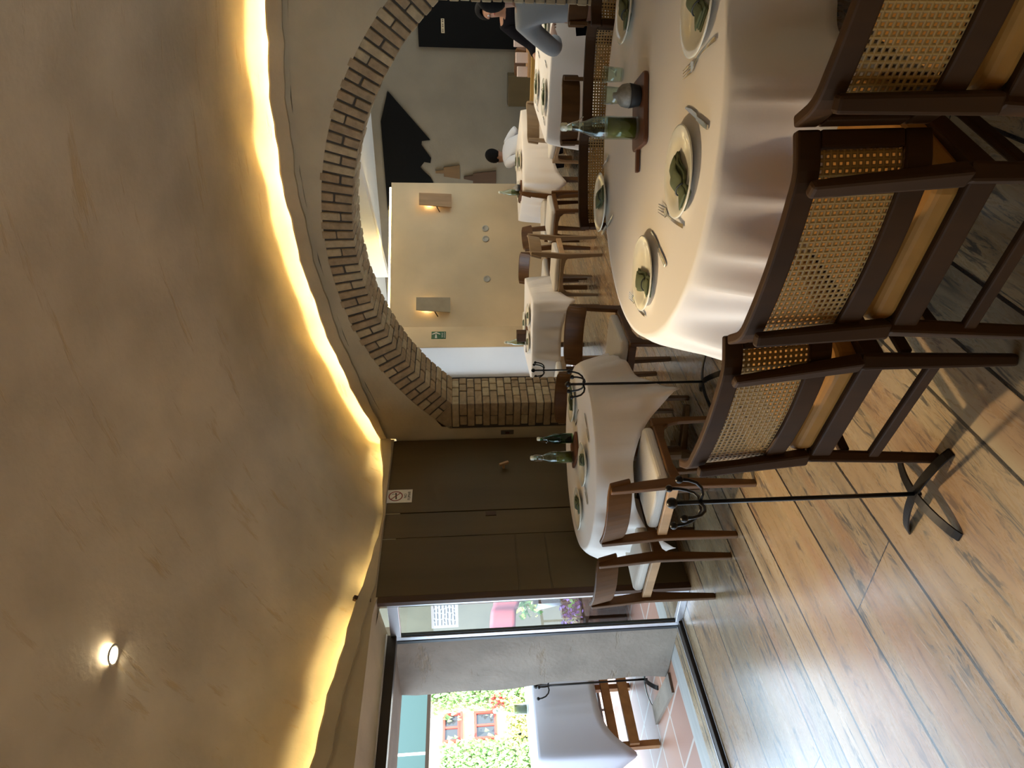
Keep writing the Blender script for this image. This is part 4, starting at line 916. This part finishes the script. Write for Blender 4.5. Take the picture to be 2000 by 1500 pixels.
# low iron railing and a dark terrace chair beyond
rl = thing('railing', 'dark iron railing along the terrace edge, seen under the terrace table', 'railing', (-7.2, 0, 0))
MB().bar((0, -3, .62), (0, 7.8, .62), .04, .03).bar((0, -3, .10), (0, 7.8, .10), .03, .03).build('rails', 'black_metal', rl)
for k in range(24): MB().box(-.009, .009, -2.9+k*.45, -2.88+k*.45, 0, .62).build('baluster', 'black_metal', rl)
tc_ = thing('terrace_chair', 'dark iron terrace chair standing left of the terrace table', 'chair', (-5.55, 2.30, 0), -1.4)
for sx in (-1, 1):
    MB().bar((sx*.2, .2, 0), (sx*.2, .2, .44), .022, .022).build('leg', 'black_metal', tc_); MB().bar((sx*.2, -.2, 0), (sx*.2, -.22, .82), .022, .022).build('leg', 'black_metal', tc_)
MB().box(-.21, .21, -.21, .21, .43, .455).build('seat', 'black_metal', tc_); 
for k in range(3): MB().bar((-.2, -.215, .55+k*.11), (.2, -.215, .55+k*.11), .014, .03).build('back_slat', 'black_metal', tc_)
st(MB().box(-7.5, -3.96, 5.2, 5.34, 0, 2.7).build('wall_terrace', 'olive_wall'))
# things seen through the narrow side pane
mb_ = thing('menu_board', 'white notice board covered in handwriting, seen through the narrow pane', 'board', (-5.36, 4.35, 1.735), .35)
MB().box(-.24, .24, -.01, .01, -.125, .125).build('board', 'notice_white', mb_)
rr = random.Random(4)
for k in range(7):
    z = .095-k*.031; x = -.21; m = MB()
    while x < .19:
        l_ = rr.uniform(.02, .06); m.bar((x, -.0105, z+rr.uniform(-.003, .003)), (x+l_, -.0105, z+rr.uniform(-.004, .004)), .0012, rr.uniform(.006, .010), up=(0, 0, 1)); x += l_+.012
    m.build('handwritten_line', 'black_metal', mb_)
MB().box(-.02, .02, .012, .03, -1.735, .1).build('post', 'dark_wood', mb_)
pf = MB().grid(lambda u, v: (lerp(-.35, .3, u), .03*sin(u*19), lerp(1.06, 1.30, v)+.02*sin(u*7)), 40, 6).build('pink_banner', 'pink_fabric', smooth=True, solid=.004); pf.location = (-5.35, 4.3, 0); pf.rotation_euler = (0, 0, .4); tag(pf, 'pink wavy fabric hanging outside, seen through the narrow pane', 'fabric')
def leaves(name, cx, cy, z0, z1, r, n, mt, sz, seed, parent=None):
    q = random.Random(seed); m = MB()
    for _ in range(n):
        a = q.uniform(0, 2*pi); rr_ = r*sqrt(q.random()); z = q.uniform(z0, z1); c_ = Vector((cx+rr_*cos(a), cy+rr_*sin(a), z)); d = Vector((q.gauss(0, 1), q.gauss(0, 1), q.gauss(.3, 1))).normalized(); s = d.orthogonal().normalized(); s.rotate(Matrix.Rotation(q.uniform(0, 6), 3, d)) ; L = sz*q.uniform(.6, 1.3)
        m.add([c_, c_+d*L*.5+s*L*.28, c_+d*L, c_+d*L*.5-s*L*.28], [(0, 1, 2, 3)])
    return m.build(name, mt, parent)
pt = thing('potted_plant', 'yellow-green plant in a pale planter, seen through the narrow pane', 'plant', (-5.45, 4.5, 0))
MB().lathe([(.12, .62), (.16, .86), (.15, .86), (.11, .64)], n=20).build('pot', 'planter_white', pt, smooth=True); MB().box(-.2, .2, -.15, .15, 0, .62).build('pedestal', 'dark_wood', pt)
leaves('foliage', 0, 0, .85, 1.05, .22, 160, 'leaf', .07, 1, pt); leaves('yellow_leaves', -.02, -.05, .88, 1.03, .18, 60, 'leaf_yellow', .06, 2, pt)
pp = thing('flower_bunch', 'purple flowers on a dark wooden rack, seen through the narrow pane', 'flowers', (-5.30, 4.25, 0))
MB().box(-.3, .25, -.1, .1, .40, .48).box(-.3, -.26, -.1, .1, 0, .4).box(.2, .25, -.1, .1, 0, .4).build('rack', 'dark_wood', pp); leaves('petals', 0, -.02, .47, .64, .2, 150, 'petal_purple', .05, 3, pp); leaves('stems', 0, .05, .45, .62, .2, 60, 'leaf', .06, 4, pp)
wc = MB().box(-.2, .2, -.02, .02, .66, .92).box(-.2, -.16, -.02, .02, 0, .66).box(.16, .2, -.02, .02, 0, .66).build('garden_chair_back', 'dark_wood', bevel=.01); wc.name = 'garden_chair'; wc.location = (-5.12, 4.28, 0); tag(wc, 'dark wooden chair back outside, seen through the narrow pane', 'chair')
# street front across the way
FX = -40.
st(MB().box(-60, -9.5, -10, 60, -3.1, -3).build('ground', 'street'))
fb = thing('building', 'sunlit yellow house front with red windows and ivy across the street', 'building', (FX, 0, -3))
MB().box(-6, 0, 10, 40, 0, 7.6).build('wall', 'facade', fb)
def win(y0, y1, z0, z1, fr, sill=True):
    w_ = MB().box(0, .12, y0-.14, y1+.14, z0-.14, z0).box(0, .12, y0-.14, y1+.14, z1, z1+.14).box(0, .12, y0-.14, y0, z0, z1).box(0, .12, y1, y1+.14, z0, z1).box(0, .10, (y0+y1)/2-.06, (y0+y1)/2+.06, z0, z1).build('window', fr, fb)
    MB().box(0, .03, y0, y1, z0, z1).build('pane', 'dark_pane', w_)
win(22.7, 24.2, 5.35, 6.1, 'facade_red'); win(22.75, 24.2, 3.2, 4.25, 'facade_red'); win(25.85, 26.5, 3.3, 3.9, 'facade_white'); win(22.4, 23.6, 1.3, 2.2, 'facade_white'); win(17, 18.4, 3.2, 4.3, 'facade_red')
MB().box(0, .3, 22.6, 24.3, 5.05, 5.2).build('sill', 'facade_red', fb)
def ivy(lab, y, r, z0, z1, n, mt, seed, sz=.32):
    q = random.Random(seed); m = MB()
    for _ in range(n):
        a = y+q.gauss(0, r*.5); z = q.uniform(z0, z1); L = sz*q.uniform(.5, 1.2); x = q.uniform(.05, .5); t_ = q.uniform(-.6, .6); p = q.uniform(-1, 1)
        m.add([(x, a, z), (x+.12, a+L*.35+p*.1, z-L*.2), (x+.05+t_*.2, a+p*.1, z-L), (x+.12, a-L*.35, z-L*.3)], [(0, 1, 2, 3)])
    o = m.build('ivy', mt); o.location = (FX, 0, -3); o['kind'] = 'stuff'; return tag(o, lab, 'ivy')
ivy('green ivy climbing the sunlit house front next to the terrace pier', 26.0, 1.6, 1, 7.6, 2200, 'leaf', 1); ivy('green bush of ivy at the left of the sunlit house front', 21.0, 1.4, .5, 6.5, 2200, 'leaf', 2); ivy('yellow-green creeper below the windows of the house front', 23.4, 1.8, .2, 2.6, 700, 'leaf_yellow', 3, .28); ivy('ivy over the doorway of the house front', 18.2, 1.6, 1, 7, 1400, 'leaf', 4)
ivy('small red flowers in front of the house', 24.7, .5, 2.5, 3.4, 60, 'petal_red', 6, .2)
